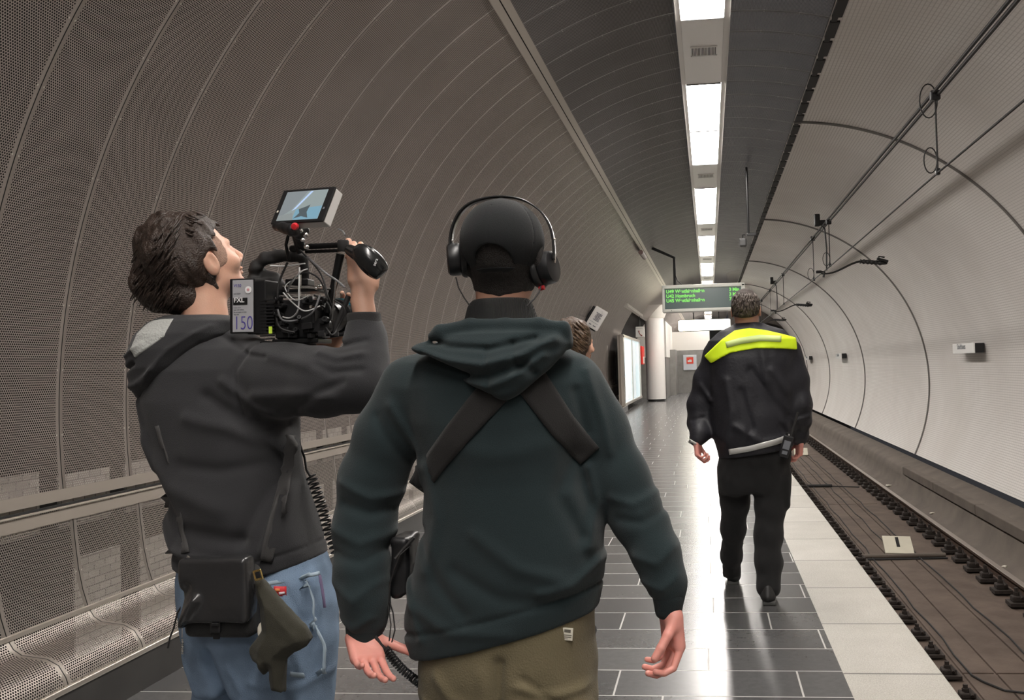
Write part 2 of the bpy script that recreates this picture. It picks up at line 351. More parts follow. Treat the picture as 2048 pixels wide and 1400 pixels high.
# kerb and cable trough along the far wall
kerb = [(3.30, -1.13), (3.44, -1.12), (3.56, -1.06), (3.62, -.86), (3.66, -.74), (3.70, -.70), (3.82, -.66), (4.02, -.60)]
o = sweep_y('trim_8', kerb, [YL, 110], m_concrete); o.data.shade_smooth(); tag(o, kind='structure')
mb = MB()
for i in range(9):
    y1 = 18.0 - i * 2.4; mb.b2(3.60, 3.74, y1 - 2.38, y1, -.80, -.655, .012)
tag(mb.build('trim_9', m_concrete), kind='structure')
# ---- right vault
def rpt(a, r=RR): return (RC[0] + r * math.sin(a), RC[1] + r * math.cos(a))
ar0 = math.asin((1.10 - RC[0]) / RR); ar1 = math.pi - math.asin((3.98 - RC[0]) / RR)
o = sweep_y('wall_right', [rpt(ar0 + (ar1 - ar0) * i / 60) for i in range(61)], [YL, 44.5], m_mosaic); o.data.shade_smooth(); tag(o, kind='structure')
m_joint = mat('grey_joint_rubber', (.17, .16, .15), .6)
for k in range(-1, 5):
    yk = 11.14 + 7.45 * k; mb = MB(); n = 70
    pr = [rpt(ar0 + (ar1 - ar0) * i / n, RR - .012) for i in range(n + 1)]
    for dy, dr in ((0, 0),):
        mb.tube([(p[0], yk, p[1]) for p in pr], .017, 8)
    o = mb.build('trim_%d' % (13 + k), m_joint, smooth=True); tag(o, kind='structure')
# dark saw-toothed edge where the ceiling panels stop above the track
ez = LC[1] + 3.2 * math.cos(a_r1)
mb = MB()
for i in range(-12, 82):
    y0 = 3.95 + i * .49
    if y0 > YF: break
    mb.b2(1.11, 1.195, y0 + .02, y0 + .40, ez - .02, ez + .05); mb.b2(1.12, 1.165, y0 - .09, y0 + .02, ez - .015, ez + .02)
mb.b2(1.16, 1.2, YL, YF, ez, ez + .12)
tag(mb.build('trim_10', m_rubber), kind='structure')

# ---- lamp channel
zc = 4.35
mb = MB()
mb.b2(-.190, -.151, YL, YC, zc - .006, zc + .11); mb.b2(.218, .266, YL, YC, zc - .006, zc + .11); mb.b2(-.196, -.190, YL, YC, zc - .02, zc + .11); mb.b2(.266, .272, YL, YC, zc - .02, zc + .11); mb.b2(-.186, .262, YL, YC, zc + .07, zc + .11)
tag(mb.build('ceiling_channel', mat('light_grey_channel', (.80, .78, .75), .5)), kind='structure')
per = 5.75; y00 = 3.92
prev = None
for k in range(-2, 10):
    ya = y00 + per * k
    for j in (0, 1):
        y0 = ya + j * 1.97; y1 = y0 + 1.93
        if y0 < -6 or y1 > 95: continue
        t = empty('ceiling_lamp', (.033, (y0 + y1) / 2, zc), None, 'lamp', 'ceiling lamps in the row above the platform')
        mb = MB(); mb.b2(-.147, .215, y0, y1, -.004 + zc, .012 + zc, .006); mb.build('diffuser', m_lamp, t)
        mb = MB(); mb.b2(-.150, .217, y0 - .012, y0 - .001, zc - .012, zc + .03); mb.b2(-.150, .217, y1 + .001, y1 + .012, zc - .012, zc + .03); mb.b2(-.150, .217, y0, y1, zc + .02, zc + .05); mb.build('frame', m_gpd, t)
        order = ['nearest', 'second', 'third', 'fourth', 'fifth', 'sixth', 'seventh', 'eighth']
        t['label'] = 'glowing white rectangular ceiling lamp in the long row over the platform'
        t['_p'] = (k * 2 + j)
    if ya + 3.95 < YC:
        mb = MB(); mb.b2(-.150, .217, ya + 3.915, ya + per - .015, zc - .002, zc + .02); tag(mb.build('ceiling_blank_panel', m_case), kind='structure')
        g = empty('air_grille', (.04, ya + 4.72, zc), 'small grey slatted ventilation grille between ceiling lamps', 'grille', 'ventilation grilles in the lamp channel')
        mb = MB(); yg = ya + 4.72
        mb.b2(-.075, .160, yg - .12, yg + .12, zc - .006, zc - .002); mb.build('backing', m_dark, g)
        mb = MB()
        for q in range(18): mb.b2(-.072 + q * .0132, -.0655 + q * .0132, yg - .12, yg + .12, zc - .012, zc - .005)
        mb.b2(-.082, .167, yg - .130, yg - .118, zc - .014, zc - .002); mb.b2(-.082, .167, yg + .118, yg + .130, zc - .014, zc - .002)
        mb.build('slats', m_case, g)
tubes = sorted([o for o in COL.objects if o.name.startswith('ceiling_lamp')], key=lambda o: o.location.y)
vis = [o for o in tubes if o.location.y > 6.0]
ordn = ['first and nearest, cut by the top edge of the picture', 'second from the viewer, just beyond the nearest air grille', 'third from the viewer, touching the second', 'fourth from the viewer, right after the second blank panel', 'fifth from the viewer, touching the fourth', 'sixth from the viewer', 'seventh from the viewer', 'eighth from the viewer', 'ninth from the viewer', 'tenth from the viewer, just above the departure board']
for i, o in enumerate(vis):
    if i < 10: o['label'] = 'glowing ceiling lamp, ' + ordn[i]
    else: o['label'] = ['eleventh', 'twelfth', 'thirteenth', 'fourteenth', 'fifteenth', 'sixteenth', 'seventeenth', 'eighteenth', 'nineteenth', 'twentieth', 'twenty-first'][min(i - 10, 10)] + ' ceiling lamp from the viewer, tiny, behind or below the departure board'
for o in tubes:
    if o not in vis: o['label'] = 'glowing ceiling lamp overhead nearest the photographer'
    del o['_p']
for i, o in enumerate(sorted([o for o in COL.objects if o.name.startswith('air_grille')], key=lambda o: o.location.y)):
    if o.location.y > 8: o['label'] = ['nearest slatted air grille in the lamp channel, beyond the first lamp', 'second air grille in the lamp channel, beyond the third lamp', 'third air grille in the lamp channel, beyond the fifth lamp'][min(2, int((o.location.y - 8) / 5.75))] if o.location.y < 24 else ['fourth', 'fifth', 'sixth', 'seventh', 'eighth', 'ninth', 'tenth'][min(6, int((o.location.y - 25) / 5.75))] + ' air grille in the lamp channel, small and distant'

# ---- far end of the hall
mb = MB(); mb.b2(-3.4, .07, YF, YF + .3, 0, 2.12); tag(mb.build('wall_back', m_stone), kind='structure')
mb = MB(); mb.b2(-3.4, .07, YF, YC, 2.12, 3.05); tag(mb.build('wall_back_upper', m_plaster), kind='structure')
mb = MB(); mb.b2(-3.4, 1.25, YC, YC + .3, 0, 5.0); tag(mb.build('wall_back_end', m_dark), kind='structure')
mb = MB(); mb.b2(-.02, .07, YF + .3, YC, 0, 3.0); tag(mb.build('wall_back_corridor', m_stone), kind='structure')
mb = MB(); mb.b2(-3.6, -1.83, 39.5, YF, 0, 1.75); tag(mb.build('wall_stair', m_stone), kind='structure')
mb = MB(); mb.b2(-3.6, -1.80, 39.3, YF, 1.75, 3.3); tag(mb.build('wall_stair_upper', m_plaster), kind='structure')
mb = MB(); mb.b2(-1.83, -1.56, 43.0, 45.9, 0, 2.12); tag(mb.build('wall_niche', m_stone), kind='structure')
# side exit hall on the left between the perforated wall and the column
mb = MB(); mb.b2(-6, -3.2, 29, 29.2, 0, 3.4); mb.b2(-6, -5.8, 29, 40, 0, 3.4); mb.b2(-6, -3.4, 39.3, 39.5, 0, 3.4); tag(mb.build('wall_exit', m_plaster), kind='structure')
mb = MB(); mb.b2(-6, -2.5, 29, YF, 3.3, 3.4); tag(mb.build('ceiling_exit', m_plaster), kind='structure')
mb = MB(); mb.b2(-6, -2.6, 29, YF, -.2, 0); tag(mb.build('floor_exit', m_tiles), kind='structure')
hd = sweep_y('wall_left_upper', arc_l(math.radians(54), a_rib + .006, 24), [29, YC], m_panel); hd.data.shade_smooth(); tag(hd, kind='structure')
# running tunnel beyond the hall
RT = (2.45, 1.0); RTR = 2.35
mb = MB(); n = 40
for i in range(n):
    a0 = 2 * math.pi * i / n; a1 = 2 * math.pi * (i + 1) / n
    A = [(RT[0] + RTR * math.sin(a), 44.5, RT[1] + RTR * math.cos(a)) for a in (a0, a1)]; B = [(RT[0] + 5 * math.sin(a), 44.5, RT[1] + 5 * math.cos(a)) for a in (a0, a1)]
    cl = lambda L_: [(max(v[0], .99), v[1], v[2]) for v in L_]; A = cl(A); B = cl(B)
    mb.strip(A, B)
    mb.strip(A, [(v[0], 108, v[2]) for v in A])
o = mb.build('wall_tunnel', m_conc2, solid=.05); tag(o, kind='structure')
mb = MB(); mb.b2(-2, 5.5, 108, 108.3, -1.3, 5); tag(mb.build('wall_far', m_dark), kind='structure')
# ================================================================== SCULPTING BY DISTANCE FIELDS
def sdf_mesh(fn, lo, hi, h, coarse=4):
    """surface-nets mesh of fn(P) = 0; only the band near the surface is evaluated finely"""
    lo = np.array(lo, float); hi = np.array(hi, float); n = np.ceil((hi - lo) / h / coarse).astype(int) * coarse + 1
    nc = (n - 1) // coarse; H = h * coarse
    cg = np.stack(np.meshgrid(*[lo[i] + (np.arange(nc[i]) + .5) * H for i in range(3)], indexing='ij'), -1).reshape(-1, 3)
    fc = np.concatenate([fn(cg[i:i + 400000]) for i in range(0, len(cg), 400000)])
    F = np.repeat(np.repeat(np.repeat(fc.reshape(nc), coarse, 0), coarse, 1), coarse, 2)
    G = np.empty(n); G[:-1, :-1, :-1] = F; G[-1] = G[-2]; G[:, -1] = G[:, -2]; G[:, :, -1] = G[:, :, -2]; G[-1] = 1; G[:, -1] = 1; G[:, :, -1] = 1
    act = (np.abs(fc) < H * 1.6).reshape(nc)
    Mk = np.zeros(n, bool); A = np.argwhere(act)
    ar = np.arange(coarse + 1)
    for s in range(0, len(A), 20000):
        a = A[s:s + 20000] * coarse
        I = (a[:, 0][:, None, None, None] + ar[None, :, None, None], a[:, 1][:, None, None, None] + ar[None, None, :, None], a[:, 2][:, None, None, None] + ar[None, None, None, :])
        Mk[I] = True
    idx = np.argwhere(Mk); P = lo + idx * h
    val = np.concatenate([fn(P[i:i + 400000]) for i in range(0, len(P), 400000)]) if len(P) else np.zeros(0)
    G[idx[:, 0], idx[:, 1], idx[:, 2]] = val
    for ax in range(3):                                  # keep the border outside
        for e in (0, -1):
            sl = [slice(None)] * 3; sl[ax] = e; G[tuple(sl)] = np.maximum(G[tuple(sl)], h * .5)
    ins = G < 0
    cs = np.array(G.shape) - 1
    acc = np.zeros((*cs, 3)); cnt = np.zeros(cs)
    gi = [np.arange(c) for c in cs]
    for ax in range(3):
        for a in (0, 1):
            for b in (0, 1):
                o0 = [0, 0, 0]; oth = [i for i in range(3) if i != ax]; o0[oth[0]] = a; o0[oth[1]] = b; o1 = list(o0); o1[ax] = 1
                s0 = tuple(slice(o, o + c) for o, c in zip(o0, cs)); s1 = tuple(slice(o, o + c) for o, c in zip(o1, cs))
                f0, f1 = G[s0], G[s1]; m = (f0 < 0) != (f1 < 0)
                w = np.argwhere(m)
                if not len(w): continue
                t = f0[m] / (f0[m] - f1[m]); p = w.astype(float) + np.array(o0); p[:, ax] += t
                acc[w[:, 0], w[:, 1], w[:, 2]] += p; cnt[w[:, 0], w[:, 1], w[:, 2]] += 1
    c = np.argwhere(cnt > 0); vid = -np.ones(cs, int); vid[c[:, 0], c[:, 1], c[:, 2]] = np.arange(len(c))
    V = lo + acc[c[:, 0], c[:, 1], c[:, 2]] / cnt[c[:, 0], c[:, 1], c[:, 2]][:, None] * h
    fs = []
    for ax in range(3):
        u, v = (ax + 1) % 3, (ax + 2) % 3
        s0 = [slice(1, -1)] * 3; s1 = [slice(1, -1)] * 3; s0[ax] = slice(0, -1); s1[ax] = slice(1, None)
        A0, A1 = ins[tuple(s0)], ins[tuple(s1)]
        for m, flip in ((A0 & ~A1, False), (~A0 & A1, True)):
            w = np.argwhere(m)
            if not len(w): continue
            w = w + np.array([1 if i != ax else 0 for i in range(3)])
            q = []
            for du, dv in ((-1, -1), (0, -1), (0, 0), (-1, 0)):
                e = w.copy(); e[:, u] += du; e[:, v] += dv; q.append(vid[e[:, 0], e[:, 1], e[:, 2]])
            q = np.stack(q, 1); fs.append(q[:, ::-1] if flip else q)
    Fc = np.concatenate(fs) if fs else np.zeros((0, 4), int); Fc = Fc[(Fc >= 0).all(1)]
    return V, Fc
def np_mesh(name, V, Fc, m, parent=None, relax=0):
    if relax:
        e = np.concatenate([Fc[:, [0, 1]], Fc[:, [1, 2]], Fc[:, [2, 3]], Fc[:, [3, 0]]])
        for _ in range(relax):
            s = np.zeros_like(V); k = np.zeros(len(V))
            for a, b in ((0, 1), (1, 0)):
                for d in range(3): s[:, d] += np.bincount(e[:, a], V[e[:, b], d], len(V))
                k += np.bincount(e[:, a], minlength=len(V))
            V = V * .5 + s / np.maximum(k, 1)[:, None] * .5
    me = bpy.data.meshes.new(name)
    me.vertices.add(len(V)); me.vertices.foreach_set('co', V.astype(np.float32).ravel())
    me.loops.add(Fc.size); me.loops.foreach_set('vertex_index', Fc.astype(np.int32).ravel())
    me.polygons.add(len(Fc)); me.polygons.foreach_set('loop_start', np.arange(0, Fc.size, 4, dtype=np.int32))
    try: me.polygons.foreach_set('loop_total', np.full(len(Fc), 4, np.int32))
    except Exception: pass
    me.update(calc_edges=True); me.validate()
    return link(name, me, m, parent, True)
def sculpt(name, fn, lo, hi, h, m, parent=None, relax=1):
    V, Fc = sdf_mesh(fn, lo, hi, h); return np_mesh(name, V, Fc, m, parent, relax)
def A3(*a): return np.array(a, float)
def rc(P, a, b, ra, rb):                                 # tapered capsule
    a = np.asarray(a, float); b = np.asarray(b, float); d = b - a; L2 = d @ d + 1e-12; t = np.clip((P - a) @ d / L2, 0, 1)
    return np.linalg.norm(P - a - t[:, None] * d, axis=1) - (ra + (rb - ra) * t)
def smin(a, b, k):
    if k <= 0: return np.minimum(a, b)
    h = np.clip(.5 + .5 * (b - a) / k, 0, 1); return b + (a - b) * h - k * h * (1 - h)
def smax(a, b, k): return -smin(-a, -b, k)
def chain(P, pts, k=.02):                                # pts: (point, radius)
    f = None
    for (a, ra), (b, rb) in zip(pts[:-1], pts[1:]):
        g = rc(P, a, b, ra, rb); f = g if f is None else smin(f, g, k)
    return f
def ell(P, c, r, R=None):
    q = P - np.asarray(c, float)
    if R is not None: q = q @ R                          # columns of R are the local axes
    r = np.asarray(r, float); k0 = np.linalg.norm(q / r, axis=1); k1 = np.linalg.norm(q / (r * r), axis=1)
    return k0 * (k0 - 1) / np.maximum(k1, 1e-9)
def rbox(P, c, hs, rad, R=None):
    q = P - np.asarray(c, float)
    if R is not None: q = q @ R
    q = np.abs(q) - (np.asarray(hs, float) - rad)
    return np.linalg.norm(np.maximum(q, 0), axis=1) + np.minimum(q.max(1), 0) - rad
def loft(P, secs, n=2.3, k=.02):
    """upright body: secs = (z, cx, cy, rx, ry) from top to bottom"""
    s = np.array(sorted(secs, key=lambda q: q[0])); z = P[:, 2]
    cx, cy, rx, ry = (np.interp(z, s[:, 0], s[:, i]) for i in (1, 2, 3, 4))
    dx = np.abs(P[:, 0] - cx) / rx; dy = np.abs(P[:, 1] - cy) / ry
    q = (dx ** n + dy ** n) ** (1 / n)
    f = (q - 1) * np.minimum(rx, ry) * .95
    return smax(f, np.maximum(s[0, 0] - z, z - s[-1, 0]), k)
def _h(ix, iy, iz):
    n = (ix * 374761393 + iy * 668265263 + iz * 2147483647 + 1013904223) & 0x7fffffff
    n = ((n ^ (n >> 13)) * 1274126177) & 0x7fffffff
    return ((n ^ (n >> 16)) & 0xffff) / 65535.0
def noise(P, f=(10, 10, 10), off=0.0):
    q = P * np.asarray(f, float) + off + 100.0; i = np.floor(q).astype(np.int64); t = q - i; t = t * t * (3 - 2 * t); r = 0
    for a in (0, 1):
        for b in (0, 1):
            for c in (0, 1):
                w = (t[:, 0] if a else 1 - t[:, 0]) * (t[:, 1] if b else 1 - t[:, 1]) * (t[:, 2] if c else 1 - t[:, 2])
                r = r + w * _h(i[:, 0] + a, i[:, 1] + b, i[:, 2] + c)
    return r * 2 - 1
def seg2(P, a, b):                                       # distance in the x-z plane to a segment, and the position along it
    p = P[:, [0, 2]]; a = np.array([a[0], a[2]]); b = np.array([b[0], b[2]]); d = b - a; t = np.clip((p - a) @ d / (d @ d + 1e-12), 0, 1)
    return np.linalg.norm(p - a - t[:, None] * d, axis=1), t
def fold(P, pts, w, amp, ymax=None):
    """a cloth ridge (amp > 0) or crease (amp < 0) along a polyline on the side facing the viewer"""
    D = None
    for a, b in zip(pts[:-1], pts[1:]):
        d, _ = seg2(P, a, b); D = d if D is None else np.minimum(D, d)
    g = amp * np.exp(-(D / w) ** 2)
    if ymax is not None: g = g * np.clip((ymax - P[:, 1]) / .05, 0, 1)
    return g
def halfplane(P, a, b, side=1):                          # > 0 below the line a-b (x-z plane)
    ax, az, bx, bz = a[0], a[2], b[0], b[2]; L = math.hypot(bx - ax, bz - az); return side * ((bz - az) * (P[:, 0] - ax) - (bx - ax) * (P[:, 2] - az)) / L
def frame(F, U):
    F = np.array(F, float); F /= np.linalg.norm(F); U = np.array(U, float); Rr = np.cross(F, U); Rr /= np.linalg.norm(Rr); U = np.cross(Rr, F)
    return np.stack([F, Rr, U], 1)                       # columns: forward, right, up

def head_fn(c, R, s=1.0, ears=True):
    """a head with brow, nose, lips, chin, ears; local axes forward, right, up"""
    def f(P):
        q = (P - np.asarray(c)) @ R / s
        a = ell(q, (-.012, 0, .022), (.096, .076, .094))
        a = smin(a, ell(q, (.030, 0, -.035), (.062, .058, .075)), .03)
        a = smin(a, rc(q, (.02, -.035, -.062), (.062, -.012, -.088), .020, .018), .025)
        a = smin(a, rc(q, (.02, .035, -.062), (.062, .012, -.088), .020, .018), .025)
        a = smin(a, ell(q, (.074, 0, -.092), (.020, .022, .017)), .015)
        a = smin(a, rc(q, (.078, -.028, .016), (.078, .028, .016), .011, .011), .015)
        for sd in (-1, 1):
            a = smax(a, -ell(q, (.096, sd * .031, -.002), (.016, .019, .012)), .012)
            a = smin(a, ell(q, (.077, sd * .031, -.003), (.0125, .0125, .0125)), .002)
            a = smin(a, ell(q, (.062, sd * .040, -.030), (.024, .020, .020)), .02)
            a = smin(a, ell(q, (.101, sd * .010, -.037), (.008, .008, .007)), .006)
            if ears:
                er = ell(q, (-.004, sd * .081, -.010), (.019, .0075, .031))
                er = smax(er, -ell(q, (.002, sd * .090, -.006), (.010, .007, .019)), .004)
                er = smin(er, rc(q, (.010, sd * .076, -.012), (.008, sd * .079, -.022), .005, .005), .004)
                a = smin(a, er, .006)
        a = smin(a, rc(q, (.087, 0, .010), (.110, 0, -.028), .0075, .0115), .008)
        a = smin(a, ell(q, (.093, 0, -.056), (.008, .023, .006)), .004)
        a = smin(a, ell(q, (.090, 0, -.067), (.009, .020, .0065)), .004)
        a = smax(a, -rc(q, (.1045, -.018, -.0615), (.1045, .018, -.0615), .0018, .0018), .003)
        return a * s
    return f
def hand_fn(c, R, side=1, curl=(.35, .4, .45, .5), bend=(.5, .5, .5, .5), spread=.06, thumb=(.75, .62, -.25), tb=.35, s=1.0):
    """palm and five jointed fingers; local axes: x = thumb side, y = finger direction, z = back of the hand"""
    L = [(.043, .026, .021), (.047, .030, .022), (.044, .028, .021), (.034, .021, .018)]; X = [.030, .010, -.0105, -.029]; Yb = [.088, .092, .088, .080]
    bones = []
    for i in range(4):
        p = A3(X[i] * side, Yb[i], 0); a = curl[i]; sp = (X[i] / .03) * spread * side; seq = []
        for j, l in enumerate(L[i]):
            d = A3(math.sin(sp) * math.cos(a), math.cos(sp) * math.cos(a), -math.sin(a)); q = p + d * l; seq.append((p, q)); p = q; a += bend[i] * (1.0 if j == 0 else .8)
        bones.append((seq, .0088 - .0006 * (i == 3)))
    t = A3(thumb[0] * side, thumb[1], thumb[2]); t /= np.linalg.norm(t); p = A3(.026 * side, .022, -.004); sq = []
    d = t
    for j, l in enumerate((.042, .032, .025)):
        q = p + d * l; sq.append((p, q)); p = q; d = d + A3(-tb * side * .6, tb * .5, -tb * .3); d /= np.linalg.norm(d)
    def f(P):
        q = (P - np.asarray(c)) @ R / s
        a = rbox(q, (0, .048, 0), (.040, .046, .0145), .013)
        a = smin(a, ell(q, (.020 * side, .030, -.008), (.020, .030, .015)), .012)
        a = smin(a, rc(q, (0, -.035, 0), (0, .012, 0), .0235, .024), .02)
        for seq, r in bones:
            g = None
            for j, (x, y) in enumerate(seq):
                k = rc(q, x, y, r - .0007 * j, r - .0007 * (j + 1)); g = k if g is None else np.minimum(g, k)
            a = smin(a, g, .0045)
        g = None
        for j, (x, y) in enumerate(sq):
            k = rc(q, x, y, .0125 - .0012 * j, .0113 - .0012 * j); g = k if g is None else smin(g, k, .003)
        a = smin(a, g, .010)
        return a * s
    return f
def axes(Y, Zb):                                         # hand frame: y = fingers, z = back of the hand
    Y = np.array(Y, float); Y /= np.linalg.norm(Y); X = np.cross(Y, np.array(Zb, float)); X /= np.linalg.norm(X); Zc = np.cross(X, Y); return np.stack([X, Y, Zc], 1)

def skin(name, col, redness=.0):
    m = mat(name, col, .5, bump=.08, bscale=300, var=.08, vscale=30); b = m.node_tree.nodes['Principled BSDF']
    b.inputs['Subsurface Weight'].default_value = .15; b.inputs['Subsurface Radius'].default_value = (.012, .005, .003); b.inputs['Subsurface Scale'].default_value = .6
    return m
def cloth(name, col, rough=.9, bump=.25, bs=500, sheen=.08, var=.12):
    return mat(name, col, rough, bump=bump, bscale=bs, var=var, vscale=6, spec=.2, sheen=sheen)
def knit(name, col, f=130):
    m = cloth(name, col); N, L = nodes(m); tc = N.new('ShaderNodeTexCoord'); wv = N.new('ShaderNodeTexWave'); wv.inputs['Scale'].default_value = f; wv.bands_direction = 'X'; wv.inputs['Distortion'].default_value = .4
    L.new(tc.outputs['Object'], wv.inputs[0]); bp = N.new('ShaderNodeBump'); bp.inputs['Strength'].default_value = .9; bp.inputs['Distance'].default_value = .003
    L.new(wv.outputs['Fac'], bp.inputs['Height']); L.new(bp.outputs[0], N['Principled BSDF'].inputs['Normal']); return m
m_skin = skin('skin', (.62, .36, .26)); m_skin_red = skin('flushed_skin', (.70, .30, .25)); m_skin_tan = skin('tanned_skin', (.50, .27, .19))

def surf(fn, x, z, y0, y1):                               # first hit of a field coming from the viewer's side
    ys = np.linspace(y0, y1, 400); v = fn(np.stack([np.full(400, x), ys, np.full(400, z)], 1)); i = np.argmax(v < 0)
    return float(ys[i]) if v.min() < 0 else None
def add_locks(fn, J, Y0, region, n, m, parent, seed=1, dirf=None, rad=.003, L=(18, 44), yr=(-.25, .2), filt=None, name='hair_locks'):
    """loose tapered locks lying over a hair mass"""
    rr = random.Random(seed); mb = MB()
    for i in range(n):
        px = rr.uniform(region[0], region[1]); py = rr.uniform(region[2], region[3])
        c = J(px, py); y = surf(fn, c[0], c[2], c[1] + yr[0], c[1] + yr[1])
        if y is None: continue
        dx, dy = dirf(px, py); l = rr.uniform(*L); wob = rr.uniform(-.4, .4); c0 = rr.uniform(.4, 1.6) * rad; pts = []; ok = True
        for k in range(6):
            t = k / 5; qx = px + dx * l * t + wob * l * .35 * t * t; qy = py + dy * l * t; cc = WN(qx, qy, y); yy = surf(fn, cc[0], cc[2], cc[1] - .06, cc[1] + .08)
            if yy is None: break
            cc = WN(qx, qy, yy); cc[1] -= c0 * (1 + .6 * math.sin(t * 3)); pts.append(cc)
        if len(pts) > 3:
            q = len(pts); mb.tube(pts, [max(rad * .2, rad * math.sin(math.pi * (.15 + .8 * j / (q - 1)))) for j in range(q)], 6, False)
    return mb.build(name, m, parent, smooth=True)
# ================================================================== MAN WITH CAP AND HEADPHONES (nearest, centre)
Y1 = 2.05; s1 = Y1 / 1836
def J1(px, py, dy=0.0): return WN(px, py, Y1 + dy)
def secs(rows, Y0, s):                                    # (py, x left, x right, dy, ry) -> loft sections
    out = []
    for py, xl, xr, dy, ry in rows:
        c = WN((xl + xr) / 2, py, Y0 + dy); out.append((c[2], c[0], c[1], (xr - xl) / 2 * s, ry))
    return out
m_green = cloth('dark_green_fleece', (.0125, .0225, .0250), sheen=.12)
m_olive = cloth('olive_cotton', (.150, .125, .072), .75, bump=.3, bs=260, sheen=.1)
m_knit = knit('charcoal_rib_knit', (.022, .022, .022))
m_cap = cloth('black_cotton_twill', (.010, .011, .012), .85, bs=700)
m_hairb = mat('black_short_hair', (.016, .012, .010), .6, bump=.8, bscale=420)
man = empty('person', (float(J1(1010, 1300)[0]), Y1, 0), 'person in dark green hooded sweatshirt, black cap and olive trousers walking away', 'person')
tor = secs([(655, 915, 1085, .03, .06), (685, 868, 1120, .02, .095), (720, 820, 1160, .01, .115), (770, 798, 1180, 0, .125), (840, 815, 1182, -.005, .130), (900, 838, 1176, -.005, .130), (960, 845, 1184, 0, .130),
            (1050, 842, 1208, 0, .135), (1120, 830, 1214, 0, .140), (1170, 818, 1208, 0, .142), (1225, 806, 1200, 0, .142), (1262, 806, 1192, 0, .140), (1335, 826, 1186, 0, .138)], Y1, s1)
def arm_chain(J, s, pts): return [(J(x, y, d), r * s) for x, y, d, r in pts]
laC = arm_chain(J1, s1, [(822, 775, .01, 64), (778, 870, .02, 68), (745, 960, .02, 66), (728, 1050, 0, 58), (724, 1140, -.03, 50), (728, 1200, -.045, 46), (733, 1245, -.05, 40)])
raC = arm_chain(J1, s1, [(1148, 775, .01, 64), (1196, 865, .02, 60), (1242, 955, .01, 55), (1280, 1040, -.01, 50), (1312, 1110, -.035, 42), (1332, 1165, -.05, 34), (1338, 1200, -.055, 30)])
F1 = []
def ridge(J, pts, w, amp, lst): lst.append(([J(x, y) for x, y in pts], w, amp))
R = lambda pts, w, amp: ridge(J1, pts, w * s1, amp, F1)
R([(800, 810), (850, 900), (850, 960)], 12, .007); R([(770, 830), (820, 930)], 10, -.006); R([(1180, 740), (1210, 830), (1225, 900)], 9, .007); R([(1160, 780), (1180, 860)], 10, -.006)
R([(700, 960), (760, 990), (815, 985)], 10, .007); R([(705, 1000), (760, 1020), (808, 1010)], 10, -.008); R([(690, 1050), (745, 1075), (795, 1060)], 11, .007); R([(690, 1095), (750, 1110), (785, 1090)], 9, -.006)
R([(690, 1150), (740, 1180), (780, 1150)], 10, .006); R([(690, 1215), (740, 1235), (770, 1215)], 8, .006); R([(1230, 990), (1270, 1000), (1320, 980)], 9, .006); R([(1245, 1030), (1290, 1035), (1335, 1010)], 9, -.006)
R([(1275, 1100), (1320, 1110), (1350, 1080)], 9, .006); R([(1290, 1150), (1330, 1160), (1358, 1135)], 8, .005); R([(1310, 1185), (1340, 1192), (1360, 1180)], 6, -.004)
R([(870, 930), (900, 1020), (880, 1120)], 16, .007); R([(860, 1060), (900, 1140), (960, 1200)], 14, -.006); R([(1150, 900), (1130, 980), (1170, 1060)], 14, -.007); R([(1185, 930), (1200, 1000), (1190, 1080)], 12, .008)
R([(980, 1050), (1060, 1110), (1150, 1140)], 14, .006); R([(940, 1120), (1030, 1170), (1130, 1180)], 14, -.006); R([(850, 1190), (930, 1230), (1040, 1235)], 12, .006); R([(930, 880), (1020, 900), (1110, 880)], 22, .004)
R([(1100, 1160), (1160, 1150), (1205, 1110)], 10, .007); R([(820, 1150), (850, 1200), (870, 1250)], 9, .006)
hemA, hemB = J1(828, 1306), J1(1196, 1212)
hemA2, hemB2 = J1(822, 1255), J1(1200, 1160)
def hoodie1(P):
    a = loft(P, tor, 2.3)
    a = smin(a, chain(P, laC, .03), .035); a = smin(a, chain(P, raC, .03), .035)
    a = a - .0035 * noise(P, (9, 9, 6)) - .002 * noise(P, (24, 24, 15), 3.1)
    for pts, w, amp in F1: a = a - fold(P, pts, w, amp, Y1 + .05)
    d, _ = seg2(P, hemA2, hemB2); a = a + .005 * np.exp(-(d / .006) ** 2) * (P[:, 0] > hemA2[0] - .05) * (P[:, 0] < hemB2[0] + .01)
    hb = halfplane(P, hemA, hemB)
    tcut = np.where((P[:, 0] > J1(798, 1300)[0]) & (P[:, 0] < J1(1222, 1200)[0]), hb, -1)
    a = smax(a, tcut, .006)
    return a
lo = np.array([J1(650, 700)[0], Y1 - .20, J1(1000, 1345)[2]]); hi = np.array([J1(1385, 700)[0], Y1 + .20, J1(1000, 630)[2]])
sculpt('sweatshirt', hoodie1, lo, hi, .0048, m_green, man)
# cuffs
m_cuff = cloth('green_rib_cuff', (.012, .019, .021))
def cuff1(P):
    a = rc(P, J1(731, 1240, -.05), J1(728, 1274, -.055), 40 * s1, 35 * s1); b = rc(P, J1(1337, 1196, -.055), J1(1337, 1218, -.055), 31 * s1, 27 * s1)
    return smax(a, (J1(728, 1279)[2] - P[:, 2]), .004), smax(b, (J1(1337, 1222)[2] - P[:, 2]), .004)
